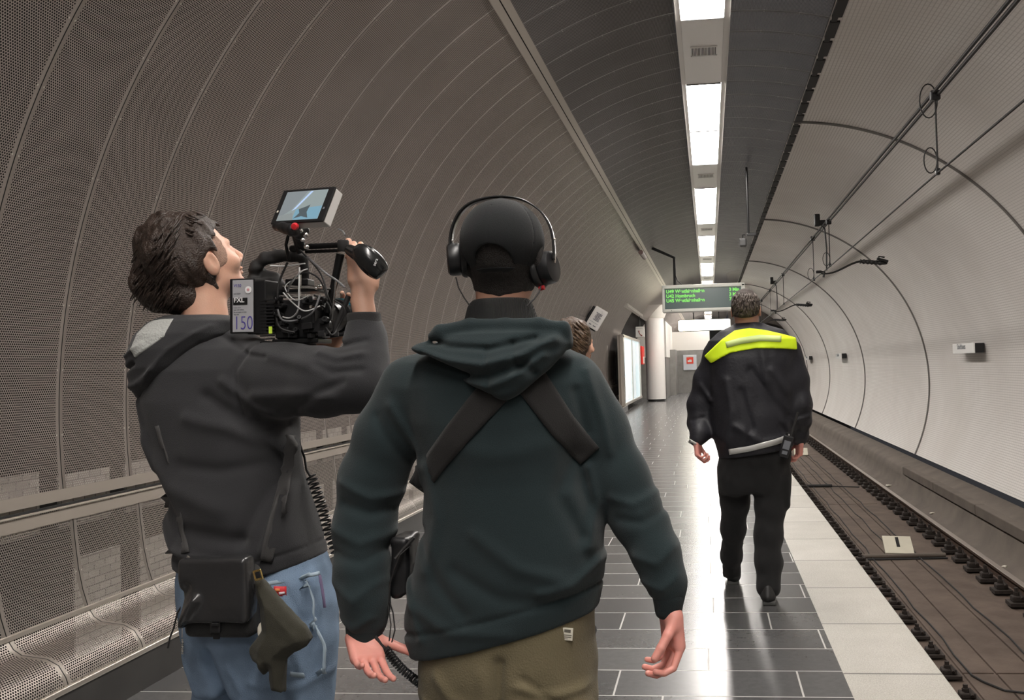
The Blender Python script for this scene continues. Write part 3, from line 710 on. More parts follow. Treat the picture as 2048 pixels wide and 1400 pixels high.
# hood lying on the back
HF = []
R2 = lambda pts, w, amp: ridge(J1, pts, w * s1, amp, HF)
R2([(858, 700), (930, 722), (1000, 730), (1070, 712), (1128, 680)], 9, .013); R2([(880, 716), (950, 745), (1010, 752), (1080, 728)], 8, -.010); R2([(905, 735), (960, 764), (1010, 772), (1060, 750), (1110, 712)], 8, .009)
R2([(1003, 700), (1010, 785)], 4, -.004); R2([(1050, 690), (1060, 730), (1090, 742)], 8, -.008); R2([(870, 680), (930, 695), (1010, 700), (1090, 680)], 7, -.010)
hoodS = secs([(652, 905, 1118, -.055, .045), (668, 862, 1134, -.075, .055), (690, 846, 1138, -.09, .060), (712, 874, 1126, -.10, .058), (740, 915, 1100, -.112, .050), (765, 950, 1070, -.12, .042), (788, 982, 1040, -.125, .030), (800, 998, 1022, -.125, .02)], Y1, s1)
def hood1(P):
    a = loft(P, hoodS, 2.1, .015)
    rim = chain(P, [(J1(850, 690, -.10), .014), (J1(880, 664, -.105), .015), (J1(940, 652, -.10), .015), (J1(1010, 652, -.10), .015), (J1(1080, 651, -.10), .015), (J1(1126, 656, -.09), .015), (J1(1138, 684, -.07), .013)], .01)
    a = smin(a, rim, .012)
    a = smax(a, -ell(P, J1(1000, 640, .01), (.085, .085, .045)), .02)
    for pts, w, amp in HF: a = a - fold(P, pts, w, amp, Y1)
    return a - .0025 * noise(P, (16, 16, 16), 5)
sculpt('hood', hood1, (J1(825, 700)[0], Y1 - .22, J1(1000, 815)[2]), (J1(1155, 700)[0], Y1 + .02, J1(1000, 630)[2]), .004, m_green, man)
for i_ in (0, 1): sculpt('cuff', lambda P: cuff1(P)[i_], (J1(680, 700)[0], Y1 - .13, J1(1000, 1300)[2]), (J1(1380, 700)[0], Y1 + .05, J1(1000, 1170)[2]), .004, m_cuff, man)
# roll-neck
def neckk(P):
    a = loft(P, secs([(598, 944, 1060, .0, .060), (612, 934, 1068, 0, .066), (635, 928, 1076, .0, .070), (660, 918, 1090, .0, .075)], Y1, s1), 2.0, .01)
    return a
sculpt('roll_neck', neckk, (J1(900, 700)[0], Y1 - .1, J1(1000, 670)[2]), (J1(1110, 700)[0], Y1 + .1, J1(1000, 590)[2]), .004, m_knit, man)
# body in one piece: head, neck and torso core
hc1 = J1(1008, 508, .0); HR1 = frame((.06, 1, .02), (0, 0, 1))
hf1 = head_fn(hc1, HR1, 1.02)
hL = axes((.42, -.10, -1.0), (-.75, .55, -.3)); hLc = J1(731, 1272, -.055)
hl_f = hand_fn(J1(722, 1266, -.05), axes((.50, -.78, -.52), (-.45, .45, -.75)), 1, (.10, .15, .2, .3), (.25, .28, .3, .35), .05, (.95, .75, -.1), .1, .95)
hr_f = hand_fn(J1(1340, 1216, -.05), axes((.08, -.1, -1.0), (.85, .5, .0)), 1, (.55, .6, .65, .6), (.75, .75, .75, .7), .03, (.3, .8, -.75), .3, .95)
def neck1(P):
    a = smin(hf1(P), rc(P, J1(1003, 560, .01), J1(1003, 660, .01), .056, .062), .03)
    return a
def body1(P):
    a = neck1(P); 
    a = np.minimum(a, rc(P, J1(728, 1150, -.04), J1(730, 1268, -.05), .035, .026)); a = np.minimum(a, rc(P, J1(1330, 1130, -.04), J1(1338, 1214, -.052), .033, .025))
    return a
sculpt('head', neck1, (J1(900, 700)[0], Y1 - .13, J1(1000, 680)[2]), (J1(1115, 700)[0], Y1 + .15, J1(1000, 385)[2]), .0035, m_skin_tan, man).name = 'body'
p = J1(726, 1268, -.05); o = sculpt('hand', hl_f, p - A3(.10, .25, .22), p + A3(.18, .12, .08), .0018, m_skin_red, man)
p = J1(1340, 1216, -.05); o = sculpt('hand', hr_f, p - A3(.13, .14, .2), p + A3(.12, .14, .05), .0018, m_skin_red, man)
# hair below the cap
def hair1(P):
    a = hf1(P) - .007; q = (P - hc1) @ HR1
    a = smax(a, -smin(-(q[:, 0] - .012), rc(P, hc1, hc1, .0, .0) * 0 + 1, 0), .01)       # only behind the ears
    lowz = J1(1000, 598)[2]; a = smax(a, lowz + .05 * np.abs(q[:, 1]) / .07 * .4 - P[:, 2], .012)
    a = smax(a, -ell(P, J1(931, 575, -.02), (.022, .05, .05)), .01); a = smax(a, -ell(P, J1(1080, 575, -.02), (.022, .05, .05)), .01)
    return a - .0012 * noise(P, (160, 160, 90))
def hair1b(P):
    q = (P - hc1) @ HR1
    a = smin(hf1(P), rc(P, J1(1003, 560, .01), J1(1003, 602, .01), .056, .058), .03) - .0035
    a = np.maximum(np.maximum(a, q[:, 0] - .02), q[:, 2] - .050)
    a = smax(a, (J1(1000, 592)[2] + .25 * np.abs(q[:, 1] + .0) ** 1 - .006 - P[:, 2]), .008)
    return a - .001 * noise(P, (170, 170, 90))
sculpt('hair', hair1b, (J1(900, 700)[0], Y1 - .13, J1(1000, 620)[2]), (J1(1115, 700)[0], Y1 + .06, J1(1000, 385)[2]), .003, m_hairb, man)
# trousers and shoes
tr1 = secs([(1180, 850, 1190, .0, .125), (1260, 850, 1190, 0, .13), (1330, 846, 1188, 0, .135), (1380, 848, 1184, 0, .13)], Y1, s1)
fl = [(J1(932, 1330, .0), .098), (J1(928, 1410, .02), .092), (A3(J1(930, 1400)[0] - .01, Y1 + .06, .50), .075), (A3(J1(930, 1400)[0] - .02, Y1 + .10, .12), .058)]
fr = [(J1(1105, 1330, .0), .094), (J1(1108, 1410, -.02), .088), (A3(J1(1108, 1400)[0] + .01, Y1 + .00, .50), .075), (A3(J1(1108, 1400)[0] + .02, Y1 - .14, .14), .058)]
TF = []
R3 = lambda pts, w, amp: ridge(J1, pts, w * s1, amp, TF)
R3([(1025, 1290), (1022, 1400)], 10, -.012); R3([(870, 1380), (900, 1395), (960, 1400)], 10, .007); R3([(1060, 1335), (1120, 1355), (1180, 1350)], 8, .006); R3([(1060, 1365), (1120, 1385), (1180, 1390)], 9, .007)
R3([(1070, 1320), (1130, 1370), (1170, 1400)], 7, -.006); R3([(900, 1320), (930, 1360), (990, 1385)], 12, .006); R3([(990, 1310), (1000, 1400)], 12, .005)
def trou1(P):
    a = smin(loft(P, tr1, 2.4), smin(chain(P, fl, .03), chain(P, fr, .03), .012), .03)
    a = a - .003 * noise(P, (11, 11, 8), 2) - .0015 * noise(P, (30, 30, 22), 7)
    for pts, w, amp in TF: a = a - fold(P, pts, w, amp, Y1 + .03)
    return smax(a, .035 - P[:, 2], .004)
sculpt('trousers', trou1, (J1(810, 700)[0], Y1 - .25, 0), (J1(1225, 700)[0], Y1 + .22, J1(1000, 1170)[2]), .006, m_olive, man)
m_shoe = mat('black_shoe_leather', (.02, .02, .02), .45)
def shoe(P, c, yaw, pitch=0.0, L=.14):
    F = A3(math.sin(yaw) * math.cos(pitch), math.cos(yaw) * math.cos(pitch), math.sin(pitch)); Rm = frame(F, (0, 0, 1))
    a = ell(P, c + F * .035 + A3(0, 0, .045), (L, .048, .045), Rm); a = smin(a, ell(P, c + F * -.04 + A3(0, 0, .075), (.06, .042, .06), Rm), .03)
    q = (P - c) @ Rm; return smax(a, .002 - q[:, 2], .004)
for c, pt in ((A3(fl[-1][0][0], Y1 + .10, 0), 0), (A3(fr[-1][0][0], Y1 - .10, .0), 0)):
    sculpt('shoe', lambda P: shoe(P, c, 0.05, pt), c - A3(.12, .2, .02), c + A3(.12, .24, .17), .005, m_shoe, man)
# small woven label on the back pocket
m_lab = mat('cream_label', (.72, .68, .58), .7)
lb = empty('pocket_label', tuple(J1(1134, 1268, -.13)))
def on_surf(fn, J, px, py, d=.0, lo_=-.35, hi_=.35):
    c = J(px, py)
    for _ in range(4):
        y = surf(fn, c[0], c[2], c[1] + lo_ if _ == 0 else c[1] - .12, c[1] + hi_ if _ == 0 else c[1] + .2)
        if y is None: break
        c = WN(px, py, y)
    return c + A3(0, -d, 0)
bpy.data.objects.remove(lb)
c = Vector(on_surf(trou1, J1, 1136, 1267, .004)); mb = MB(); mb.box(c, (.022, .003, .026), (0, math.radians(6), 0)); mb.build('pocket_label', m_lab, man)
mb = MB()
for i, (dx, dz, w, h) in enumerate(((0, .007, .014, .006), (0, -.002, .017, .0015), (0, -.006, .015, .0015), (-.004, -.0095, .008, .001))): mb.box(c + Vector((dx, -.0018, dz)), (w, .0006, h), (0, math.radians(6), 0))
lbp = mb.build('label_print', mat('grey_label_print', (.12, .11, .09), .7), man)
# cap
def cap1(P):
    q = (P - hc1) @ HR1
    a = ell(q, (-.008, 0, .030), (.119, .0935, .093))
    shell = smax(a, -(a + .006), .001)
    a2 = smax(a, -(ell(q, (-.008, 0, .030), (.1135, .088, .0875))), .001)
    low = -.036 + .16 * q[:, 0] - q[:, 2]          # tilted lower rim
    a2 = smax(a2, low, .002)
    hole = ell(q, (-.11, .002, -.032), (.07, .044, .042)); a2 = smax(a2, -hole, .003)
    st = smax(np.abs(q[:, 2] + .034) - .009, smax(ell(q, (-.006, 0, .030), (.112, .0905, .100)) * 1.0, -ell(q, (-.006, 0, .03), (.107, .086, .095)), .0), 0); st = np.maximum(st, q[:, 0] + .03)
    br = ell(q, (.115, 0, .0), (.075, .072, .010)); br = smax(br, -(q[:, 0] - .06), .004)
    a2 = np.minimum(a2, br); a2 = np.minimum(a2, ell(q, (-.010, 0, .122), (.009, .009, .005)))
    # seams between the panels
    an = np.arctan2(q[:, 1], q[:, 0] + .006); k = np.abs((an / (math.pi / 3)) % 1 - .5) - .5
    a2 = a2 + .0012 * np.exp(-(np.abs(k) * .09 / .0022) ** 2)
    return a2
capo = sculpt('baseball_cap', cap1, hc1 - A3(.12, .14, .09), hc1 + A3(.12, .21, .15), .0026, m_cap, man)
def strap1(P):
    q = (P - hc1) @ HR1; e = ell(q, (-.008, 0, .030), (.1205, .0945, .100)); a = smax(smax(e, -(e + .005), .0), np.abs(q[:, 2] + .046) - .008, .001)
    return np.maximum(a, q[:, 0] + .07)
sculpt('adjuster_strap', strap1, hc1 - A3(.1, .14, .07), hc1 + A3(.1, .0, .0), .0024, m_cap, capo)
mb = MB(); bp_ = on_surf(strap1, J1, 974, 540, .002, -.2, .1); mb.box(bp_, (.006, .003, .020), (0, -.25, 0)); mb.build('buckle', m_steel, capo)
# headphones
hp = empty('headphones', tuple(J1(1003, 470)), 'black over-ear headphones worn over the black cap', 'headphones')
bm_pts = [(903, 505), (902, 478), (908, 450), (922, 424), (945, 406), (980, 396), (1018, 395), (1052, 403), (1082, 424), (1101, 455), (1108, 492), (1108, 520)]
mb = MB(); mb2 = MB()
bp2 = []
for i in range(len(bm_pts) - 1):
    p0, p1, p2, p3 = [np.array(bm_pts[min(max(i + k, 0), len(bm_pts) - 1)], float) for k in (-1, 0, 1, 2)]
    for k in range(5):
        t = k / 5; q_ = .5 * ((2 * p1) + (p2 - p0) * t + (2 * p0 - 5 * p1 + 4 * p2 - p3) * t * t + (3 * p1 - p0 - 3 * p2 + p3) * t ** 3); bp2.append(J1(q_[0], q_[1], .0))
bp2.append(J1(*bm_pts[-1], .0))
for w in (0,):
    A = [Vector(p) + Vector((0, -.013, 0)) for p in bp2]; B = [Vector(p) + Vector((0, .013, 0)) for p in bp2]; mb.strip(A, B)
o = mb.build('headband', mat('headband_black', (.02, .02, .02), .28), hp, solid=.004); o.data.shade_smooth()
inn = [(930, 460), (938, 436), (955, 419), (985, 410), (1018, 410), (1046, 418), (1068, 438), (1080, 466)]
A = [Vector(J1(x, y)) + Vector((0, -.011, 0)) for x, y in inn]; B = [Vector(J1(x, y)) + Vector((0, .011, 0)) for x, y in inn]; mb2.strip(A, B); o = mb2.build('suspension_strap', m_rubber, hp, solid=.003); o.data.shade_smooth()
def cup(px, py, tilt, sgn):
    c = J1(px, py, .012); ax = A3(sgn * math.cos(tilt), -.25, sgn * math.sin(tilt) * 1.0); ax /= np.linalg.norm(ax)
    Q = Vector((0, 0, 1)).rotation_difference(Vector(ax)).to_matrix()
    mb = MB(); mb.lathe([(.001, .030), (.030, .030), (.036, .026), (.038, .018), (.038, .004), (.036, 0)], c, Q, 32); e = mb.build('ear_cup', m_black, hp, smooth=True)
    mb = MB(); mb.lathe([(.030, 0), (.039, -.001), (.043, -.006), (.044, -.013), (.040, -.019), (.030, -.021)], c, Q, 32); mb.build('ear_pad', mat('black_leatherette', (.014, .014, .014), .42), e if False else hp, smooth=True)
    mb = MB(); yk = [c + Q @ Vector((math.cos(a) * .042, math.sin(a) * .042, .014)) if False else None for a in (0,)]
    return c, Q
cl_, Ql = cup(921, 518, .05, -1); cr_, Qr = cup(1086, 538, .16, 1)
mb = MB(); mb.tube([J1(903, 480), J1(903, 500, .01), J1(903, 525, .012)], .0035, 8); mb.tube([J1(905, 440, .0), J1(903, 478, 0)], .0022, 6); mb.tube([J1(903, 441), J1(911, 441)], .0018, 6); mb.build('yoke', m_steel, hp, smooth=True)
mb = MB(); mb.tube([J1(1107, 495), J1(1109, 520, .01), J1(1103, 545, .012)], .0035, 8); mb.tube([J1(1102, 480), J1(1111, 478)], .003, 6); mb.build('yoke', m_steel, hp, smooth=True)
mb = MB(); mb.tube([J1(912, 555, -.01), J1(917, 575, -.03), J1(928, 595, -.05), J1(940, 612, -.06)], .0016, 8); mb.build('cable', m_rubber, hp); mb = MB(); mb.tube([J1(1082, 572, -.01), J1(1078, 585, -.03), J1(1068, 598, -.05), J1(1054, 612, -.06)], .0016, 8); mb.build('cable', m_rubber, hp)
mb = MB(); mb.lathe([(.001, 0), (.0055, 0), (.0055, .012), (.001, .012)], J1(1079, 577, .0), Qr, 12); mb.build('red_marker', mat('red_plastic', (.55, .02, .03), .4), hp)
# crossed harness straps
m_web = cloth('black_webbing', (.0135, .0125, .012), .7, sheen=.1)
hs = empty('harness', tuple(J1(1010, 850)), 'crossed wide black webbing straps over the dark green sweatshirt', 'harness')
def ribbon(name, fn, J, pts, wpx, s, m, parent, d=.004, n=26, nw=7, th=.004, lo_=-.35, hi_=.35):
    P = [np.array(p, float) for p in pts]; L = [0]
    for a, b in zip(P[:-1], P[1:]): L.append(L[-1] + np.linalg.norm(b - a))
    vs = []; rows = []
    for i in range(n + 1):
        t = L[-1] * i / n; k = min(len(P) - 2, int(np.searchsorted(L, t, 'right') - 1)); u = (t - L[k]) / (L[k + 1] - L[k]); c = P[k] * (1 - u) + P[k + 1] * u
        dr = P[k + 1] - P[k]; dr /= np.linalg.norm(dr); nn = np.array([-dr[1], dr[0]]); w = wpx if not isinstance(wpx, (list, tuple)) else wpx[0] + (wpx[1] - wpx[0]) * i / n
        for j in range(nw):
            q = c + nn * w * (j / (nw - 1) - .5); sp = on_surf(fn, J, q[0], q[1], d, lo_, hi_); vs.append(sp)
    V = np.array(vs).reshape(n + 1, nw, 3)
    Yv = V[:, :, 1]
    for _ in range(3): Yv[1:-1] = (Yv[:-2] + Yv[1:-1] * 2 + Yv[2:]) / 4
    mb = MB(); fs = [(i * nw + j, i * nw + j + 1, (i + 1) * nw + j + 1, (i + 1) * nw + j) for i in range(n) for j in range(nw - 1)]
    mb.add([tuple(v) for v in V.reshape(-1, 3)], fs); o = mb.build(name, m, parent); o.data.shade_smooth(); md = o.modifiers.new('thick', 'SOLIDIFY'); md.thickness = th; md.offset = 0; return o
def torso1(P): return loft(P, tor, 2.3) 
ribbon('strap', hoodie1, J1, [(1000, 770), (960, 815), (915, 868), (868, 928), (836, 975)], (64, 40), s1, m_web, hs)
ribbon('strap', hoodie1, J1, [(1058, 755), (1090, 800), (1125, 850), (1180, 912)], (66, 50), s1, m_web, hs)
# recorder pouch on the left hip
rb = empty('sound_bag', tuple(J1(805, 1120, -.0)), 'small black equipment pouch with loose cords at the left hip of the person in green', 'bag')
def bagf(P):
    a = rbox(P, J1(812, 1125, .02), (.022, .05, .065), .012); a = smin(a, rbox(P, J1(800, 1165, .0), (.014, .03, .03), .01), .01); return a - .003 * noise(P, (40, 40, 40))
sculpt('pouch', bagf, J1(812, 1125, .02) - A3(.07, .1, .12), J1(812, 1125, .02) + A3(.07, .1, .1), .004, m_black, rb)
mb = MB(); mb.tube([J1(822, 1090, -.03), J1(800, 1110, -.05), J1(788, 1140, -.05), J1(779, 1170, -.05), J1(778, 1200, -.05), J1(786, 1225, -.05), J1(790, 1260, -.06), J1(782, 1290, -.06), J1(772, 1292, -.06)], .0016, 8)
mb.tube([J1(780, 1175, -.05), J1(776, 1210, -.05), J1(782, 1250, -.06), J1(778, 1285, -.06)], .0014, 8); mb.tube([J1(828, 1075, -.03), J1(805, 1100, -.04), J1(790, 1118, -.05)], .004, 8); mb.build('cord', m_rubber, rb)
# ================================================================== CAMERA OPERATOR (left)
Y2 = 2.32; s2 = Y2 / 1836
def J2(px, py, dy=0.0): return WN(px, py, Y2 + dy)
m_char = cloth('charcoal_fleece', (.0275, .0275, .0300), sheen=.12)
m_lining = cloth('light_grey_hood_lining', (.40, .41, .39), bump=.5, bs=160)
m_denim = mat('washed_blue_denim', (.205, .285, .40), .85, bump=.35, bscale=420, var=.55, vscale=9, spec=.2)
m_stitch = mat('pale_denim_seam', (.30, .38, .45), .85)
m_hair2 = mat('dark_brown_hair', (.034, .021, .015), .42, bump=.5, bscale=260, var=.5, vscale=60)
op = empty('person', (float(J2(520, 1300)[0]), Y2, 0), 'person in charcoal sweatshirt and blue jeans looking up, holding a film camera on the shoulder', 'person')
tor2 = secs([(648, 345, 480, .03, .065), (675, 318, 520, .02, .095), (700, 300, 550, .01, .12), (740, 288, 585, 0, .14), (800, 288, 598, 0, .15), (850, 300, 600, 0, .155), (900, 316, 601, 0, .155), (950, 330, 608, 0, .155), (1000, 341, 624, .0, .16), (1050, 346, 640, 0, .165), (1090, 350, 652, 0, .165), (1150, 354, 658, 0, .165)], Y2, s2)
ra2 = [(J2(x, y, d), r * s2) for x, y, d, r in [(500, 745, -.03, 70), (580, 762, -.07, 70), (650, 766, -.10, 66), (712, 768, -.11, 54), (722, 752, -.10, 48), (730, 715, -.08, 42), (732, 675, -.06, 36), (730, 655, -.055, 33)]]
la2 = [(J2(x, y, d), r * s2) for x, y, d, r in [(470, 730, .10, 62), (520, 770, .20, 56), (590, 780, .24, 48), (612, 730, .20, 36), (620, 712, .18, 32)]]
F2 = []
R = lambda pts, w, amp: ridge(J2, pts, w * s2, amp * 1.5, F2)
R([(455, 668), (540, 710), (585, 715)], 5, -.004); R([(545, 690), (520, 740), (530, 830)], 6, -.005); R([(540, 700), (640, 720), (700, 735)], 12, .006)
R([(600, 830), (660, 800), (740, 760)], 9, -.006); R([(560, 790), (640, 785), (720, 790)], 12, .006); R([(690, 730), (720, 745), (768, 740)], 8, -.006); R([(690, 705), (725, 716), (768, 708)], 7, .006); R([(690, 688), (725, 694), (765, 684)], 6, -.005)
R([(470, 790), (540, 840), (595, 850)], 14, -.008); R([(500, 760), (560, 810), (600, 830)], 10, .006); R([(440, 830), (520, 850), (590, 890)], 14, .006); R([(330, 880), (400, 960), (500, 1000)], 22, .007)
R([(350, 960), (420, 1040), (540, 1060)], 16, -.008); R([(345, 1020), (400, 1080), (480, 1100)], 12, .007); R([(560, 860), (580, 950), (540, 1060)], 12, -.007); R([(595, 900), (600, 980), (580, 1080)], 10, .007)
R([(610, 960), (625, 1040), (640, 1090)], 8, -.006); R([(310, 800), (330, 860), (350, 930)], 12, .006); R([(350, 1080), (430, 1108), (520, 1112)], 9, -.005); R([(430, 920), (500, 930), (560, 920)], 14, -.005)
hA, hB = J2(350, 1120), J2(545, 1137); hC = J2(658, 1108); hA2, hB2 = J2(348, 1088), J2(545, 1106); hC2 = J2(654, 1080)
def torso2(P):
    a = loft(P, tor2, 2.3) - .0035 * noise(P, (9, 9, 6), 11) - .002 * noise(P, (24, 24, 15), 13)
    for pts, w, amp in F2: a = a - fold(P, pts, w, amp, Y2 + .05)
    return a
def hood_sweater2(P):
    a = loft(P, tor2, 2.3); a = smin(a, chain(P, ra2, .03), .035); a = smin(a, chain(P, la2, .03), .03)
    a = a - .0035 * noise(P, (9, 9, 6), 11) - .002 * noise(P, (24, 24, 15), 13)
    for pts, w, amp in F2: a = a - fold(P, pts, w, amp, Y2 + .05)
    for p, q in ((hA2, hB2), (hB2, hC2)):
        d, _ = seg2(P, p, q); a = a + .005 * np.exp(-(d / .005) ** 2)
    hb = np.maximum(halfplane(P, hA, hB), halfplane(P, hB, hC))
    a = smax(a, hb, .006)
    w = J2(730, 640)[2]; return smax(a, np.where(P[:, 0] > J2(680, 700)[0], P[:, 2] - w, -1), .004)
sculpt('sweatshirt', hood_sweater2, (J2(250, 700)[0], Y2 - .24, J2(500, 1160)[2]), (J2(800, 700)[0], Y2 + .34, J2(500, 610)[2]), .0048, m_char, op)
def cuff2(P):
    a = rc(P, J2(731, 668, -.06), J2(728, 634, -.05), 35 * s2, 34 * s2); return smax(a, P[:, 2] - J2(728, 628)[2], .004)
sculpt('cuff', cuff2, J2(730, 650, -.05) - A3(.06, .06, .05), J2(730, 650, -.05) + A3(.06, .07, .05), .003, cloth('charcoal_rib_cuff', (.026, .025, .025)), op)
# hood bunched behind the neck, pale lining showing
HD = []
R = lambda pts, w, amp: ridge(J2, pts, w * s2, amp, HD)
R([(272, 745), (300, 742), (330, 728)], 5, -.012); R([(270, 718), (310, 712), (350, 690)], 5, .006); R([(455, 655), (400, 700), (345, 770)], 5, .006); R([(440, 690), (390, 750), (330, 800)], 6, -.006); R([(290, 775), (330, 770), (370, 740)], 6, .006)
hood2s = secs([(628, 335, 455, -.0, .07), (645, 296, 478, -.01, .095), (670, 275, 470, -.02, .115), (700, 268, 440, -.03, .12), (735, 266, 405, -.035, .115), (765, 275, 375, -.03, .10), (790, 288, 345, -.02, .08), (810, 300, 330, -.01, .05)], Y2, s2)
def hood2(P):
    a = loft(P, hood2s, 2.2, .02)
    a = smax(a, -ell(P, J2(392, 618, .0), (.072, .075, .030)), .015)
    for pts, w, amp in HD: a = a - fold(P, pts, w, amp, Y2)
    return a - .003 * noise(P, (16, 16, 16), 21)
ho2 = sculpt('hood', hood2, (J2(250, 700)[0], Y2 - .18, J2(500, 830)[2]), (J2(500, 700)[0], Y2 + .14, J2(500, 612)[2]), .004, m_char, op)
lin_c = [(286, 652), (300, 640), (372, 634), (368, 652), (345, 676), (318, 700), (292, 716), (280, 690)]
def inside_poly(x, z, poly):
    r = np.zeros(len(x), bool); n = len(poly)
    for i in range(n):
        x0, z0 = poly[i]; x1, z1 = poly[(i + 1) % n]; c = ((z0 > z) != (z1 > z)) & (x < (x1 - x0) * (z - z0) / (z1 - z0 + 1e-12) + x0); r ^= c
    return r
def lining2(P):
    a = hood2(P) - .004
    pl = [(J2(x, y, -.1)[0], J2(x, y, -.1)[2]) for x, y in lin_c]; d = None
    for i in range(len(pl)):
        q, _ = seg2(P, (pl[i][0], 0, pl[i][1]), (pl[(i + 1) % len(pl)][0], 0, pl[(i + 1) % len(pl)][1])); d = q if d is None else np.minimum(d, q)
    ins = inside_poly(P[:, 0], P[:, 2], pl); m = np.where(ins, -d, d)
    return smax(smax(a, m, .004), P[:, 1] - Y2, .002) + .001 * noise(P, (90, 90, 25))
sculpt('hood_lining', lining2, (J2(265, 700)[0], Y2 - .2, J2(500, 725)[2]), (J2(390, 700)[0], Y2 + .01, J2(500, 625)[2]), .003, m_lining, ho2)
# head, neck
hc2 = J2(391, 524, .0); th, ph = math.radians(55), math.radians(26)
Fh = A3(math.cos(th) * math.cos(ph), math.sin(th) * math.cos(ph), math.sin(ph)); Uh = A3(-math.cos(th) * math.sin(ph), -math.sin(th) * math.sin(ph), math.cos(ph)); HR2 = frame(Fh, Uh)
hf2 = head_fn(hc2, HR2, 1.08); hf2n = head_fn(hc2, HR2, 1.08, False)
def head2(P): return smin(hf2(P), rc(P, J2(405, 575, .0), J2(415, 690, .0), .055, .062), .03)
sculpt('body', head2, hc2 - A3(.17, .15, .22), hc2 + A3(.16, .16, .14), .0028, m_skin, op)
def hairm(P):
    q = (P - hc2) @ HR2
    a = ell(P, J2(362, 500, .0), (98 * s2, .096, 84 * s2)); a = smin(a, ell(P, J2(338, 560, 0), (76 * s2, .092, 68 * s2)), .03)
    a = smin(a, ell(P, J2(398, 455, .0), (36 * s2, .066, 28 * s2)), .02); a = smin(a, ell(P, J2(376, 592, .0), (56 * s2, .084, 42 * s2)), .02); a = smin(a, ell(P, J2(384, 548, .0), (44 * s2, .104, 62 * s2)), .02)
    reg = np.maximum(q[:, 0] - .040 - .25 * np.maximum(q[:, 2] - .03, 0), -.075 - q[:, 2] - .4 * np.maximum(-q[:, 0], 0)); a = smin(a, smax(hf2n(P) - .011, reg, .01), .01)
    # clear of the ear, temple and face
    ear = hc2 + HR2 @ A3(.002, .088, -.012); a = smax(a, -ell(q, (.006, .095, -.016), (.030, .034, .040)), .008)
    a = smax(a, -ell(q, (.085, .03, .0), (.062, .10, .062)), .012); a = smax(a, -ell(q, (.06, .06, -.06), (.05, .08, .06)), .01)
    a = smax(a, np.minimum(q[:, 0] - .018 - .25 * np.abs(q[:, 2]), .050 - q[:, 2]), .008)
    a = smax(a, -ell(q, (.020, .085, -.068), (.034, .042, .036)), .008)
    n1 = noise(q @ np.diag([1, 1, 1]) + .25 * noise(q, (14, 14, 14))[:, None] * .05, (26, 40, 14), 3)
    n2 = noise(q, (90, 110, 26), 5)
    return a - .009 * n1 - .0035 * n2
sculpt('hair', hairm, hc2 - A3(.20, .14, .19), hc2 + A3(.16, .14, .17), .0026, m_hair2, op, relax=0)
# loose locks lying over the hair
rr = random.Random(11); locks = MB()
for i in range(420):
    px = rr.uniform(262, 428); py = rr.uniform(415, 625)
    c = J2(px, py); y = surf(hairm, c[0], c[2], c[1] - .2, c[1] + .15)
    if y is None: continue
    pts = []; x0, z0 = px, py
    ang = math.atan2(py - 455, px - 372); 
    dirx, diry = (-.55 if px < 380 else .55), .85
    if py < 480 and px > 370: dirx, diry = .9, .35
    L = rr.uniform(18, 44); wob = rr.uniform(-.4, .4); ok = True; c0 = rr.uniform(.002, .006)
    for k in range(6):
        t = k / 5; qx = px + dirx * L * t + wob * 14 * t * t; qy = py + diry * L * t + abs(wob) * 4 * t * t
        cc = WN(qx, qy, y); yy = surf(hairm, cc[0], cc[2], cc[1] - .06, cc[1] + .08)
        if yy is None: 
            if k < 3: ok = False
            break
        cc = WN(qx, qy, yy); cc[1] -= c0 * (1 + .6 * math.sin(t * 3)); pts.append(cc)
    if ok and len(pts) > 3:
        n = len(pts); locks.tube(pts, [max(.0006, .0030 * math.sin(math.pi * (.15 + .8 * j / (n - 1)))) for j in range(n)], 6, False)
locks.build('hair_locks', m_hair2, op, smooth=True)
# shaved temple: short stubble over the skin
m_stub = mat('shaved_temple_hair', (.34, .21, .155), .8, bump=.5, bscale=500, var=.4, vscale=200)
def stub(P):
    q = (P - hc2) @ HR2; a = hf2n(P) - .0012
    return smax(smax(a, ell(q, (.026, .078, .018), (.040, .05, .052)) + .006 * noise(P, (90, 90, 90)), .002), -ell(q, (-.004, .083, -.010), (.024, .02, .036)), .003)
sculpt('stubble', stub, hc2 - A3(.08, .16, .1), hc2 + A3(.12, .05, .14), .0025, m_stub, op)
# right forearm and hand on the grip
fa2 = [(J2(731, 690, -.07), .028), (J2(729, 625, -.05), .0235), (J2(726, 590, -.04), .0235)]
hr2 = hand_fn(J2(726, 578, -.040), axes((.10, .22, 1.0), (.75, -.66, .1)), -1, (.75, .8, .85, .9), (1.2, 1.2, 1.2, 1.1), .03, (.30, .95, -.10), .05, 1.0)
def arm2(P): return smin(chain(P, fa2, .02), hr2(P), .02)
pc = J2(726, 578, -.04)
sculpt('hand', arm2, pc - A3(.12, .12, .10), pc + A3(.14, .16, .22), .002, m_skin, op)
# left hand steadying the lens from below
hl2 = hand_fn(J2(648, 690, .13), axes((.75, .15, .95), (-.2, .95, -.35)), 1, (.3, .35, .4, .5), (.5, .5, .5, .5), .05, (.9, .6, -.3), .2, .95)
def arml2(P): return smin(chain(P, [(J2(612, 735, .20), .031), (J2(640, 700, .14), .026)], .02), hl2(P), .02)
pc = J2(650, 690, .14)
sculpt('hand', arml2, pc - A3(.1, .14, .14), pc + A3(.18, .16, .18), .0022, m_skin, op)
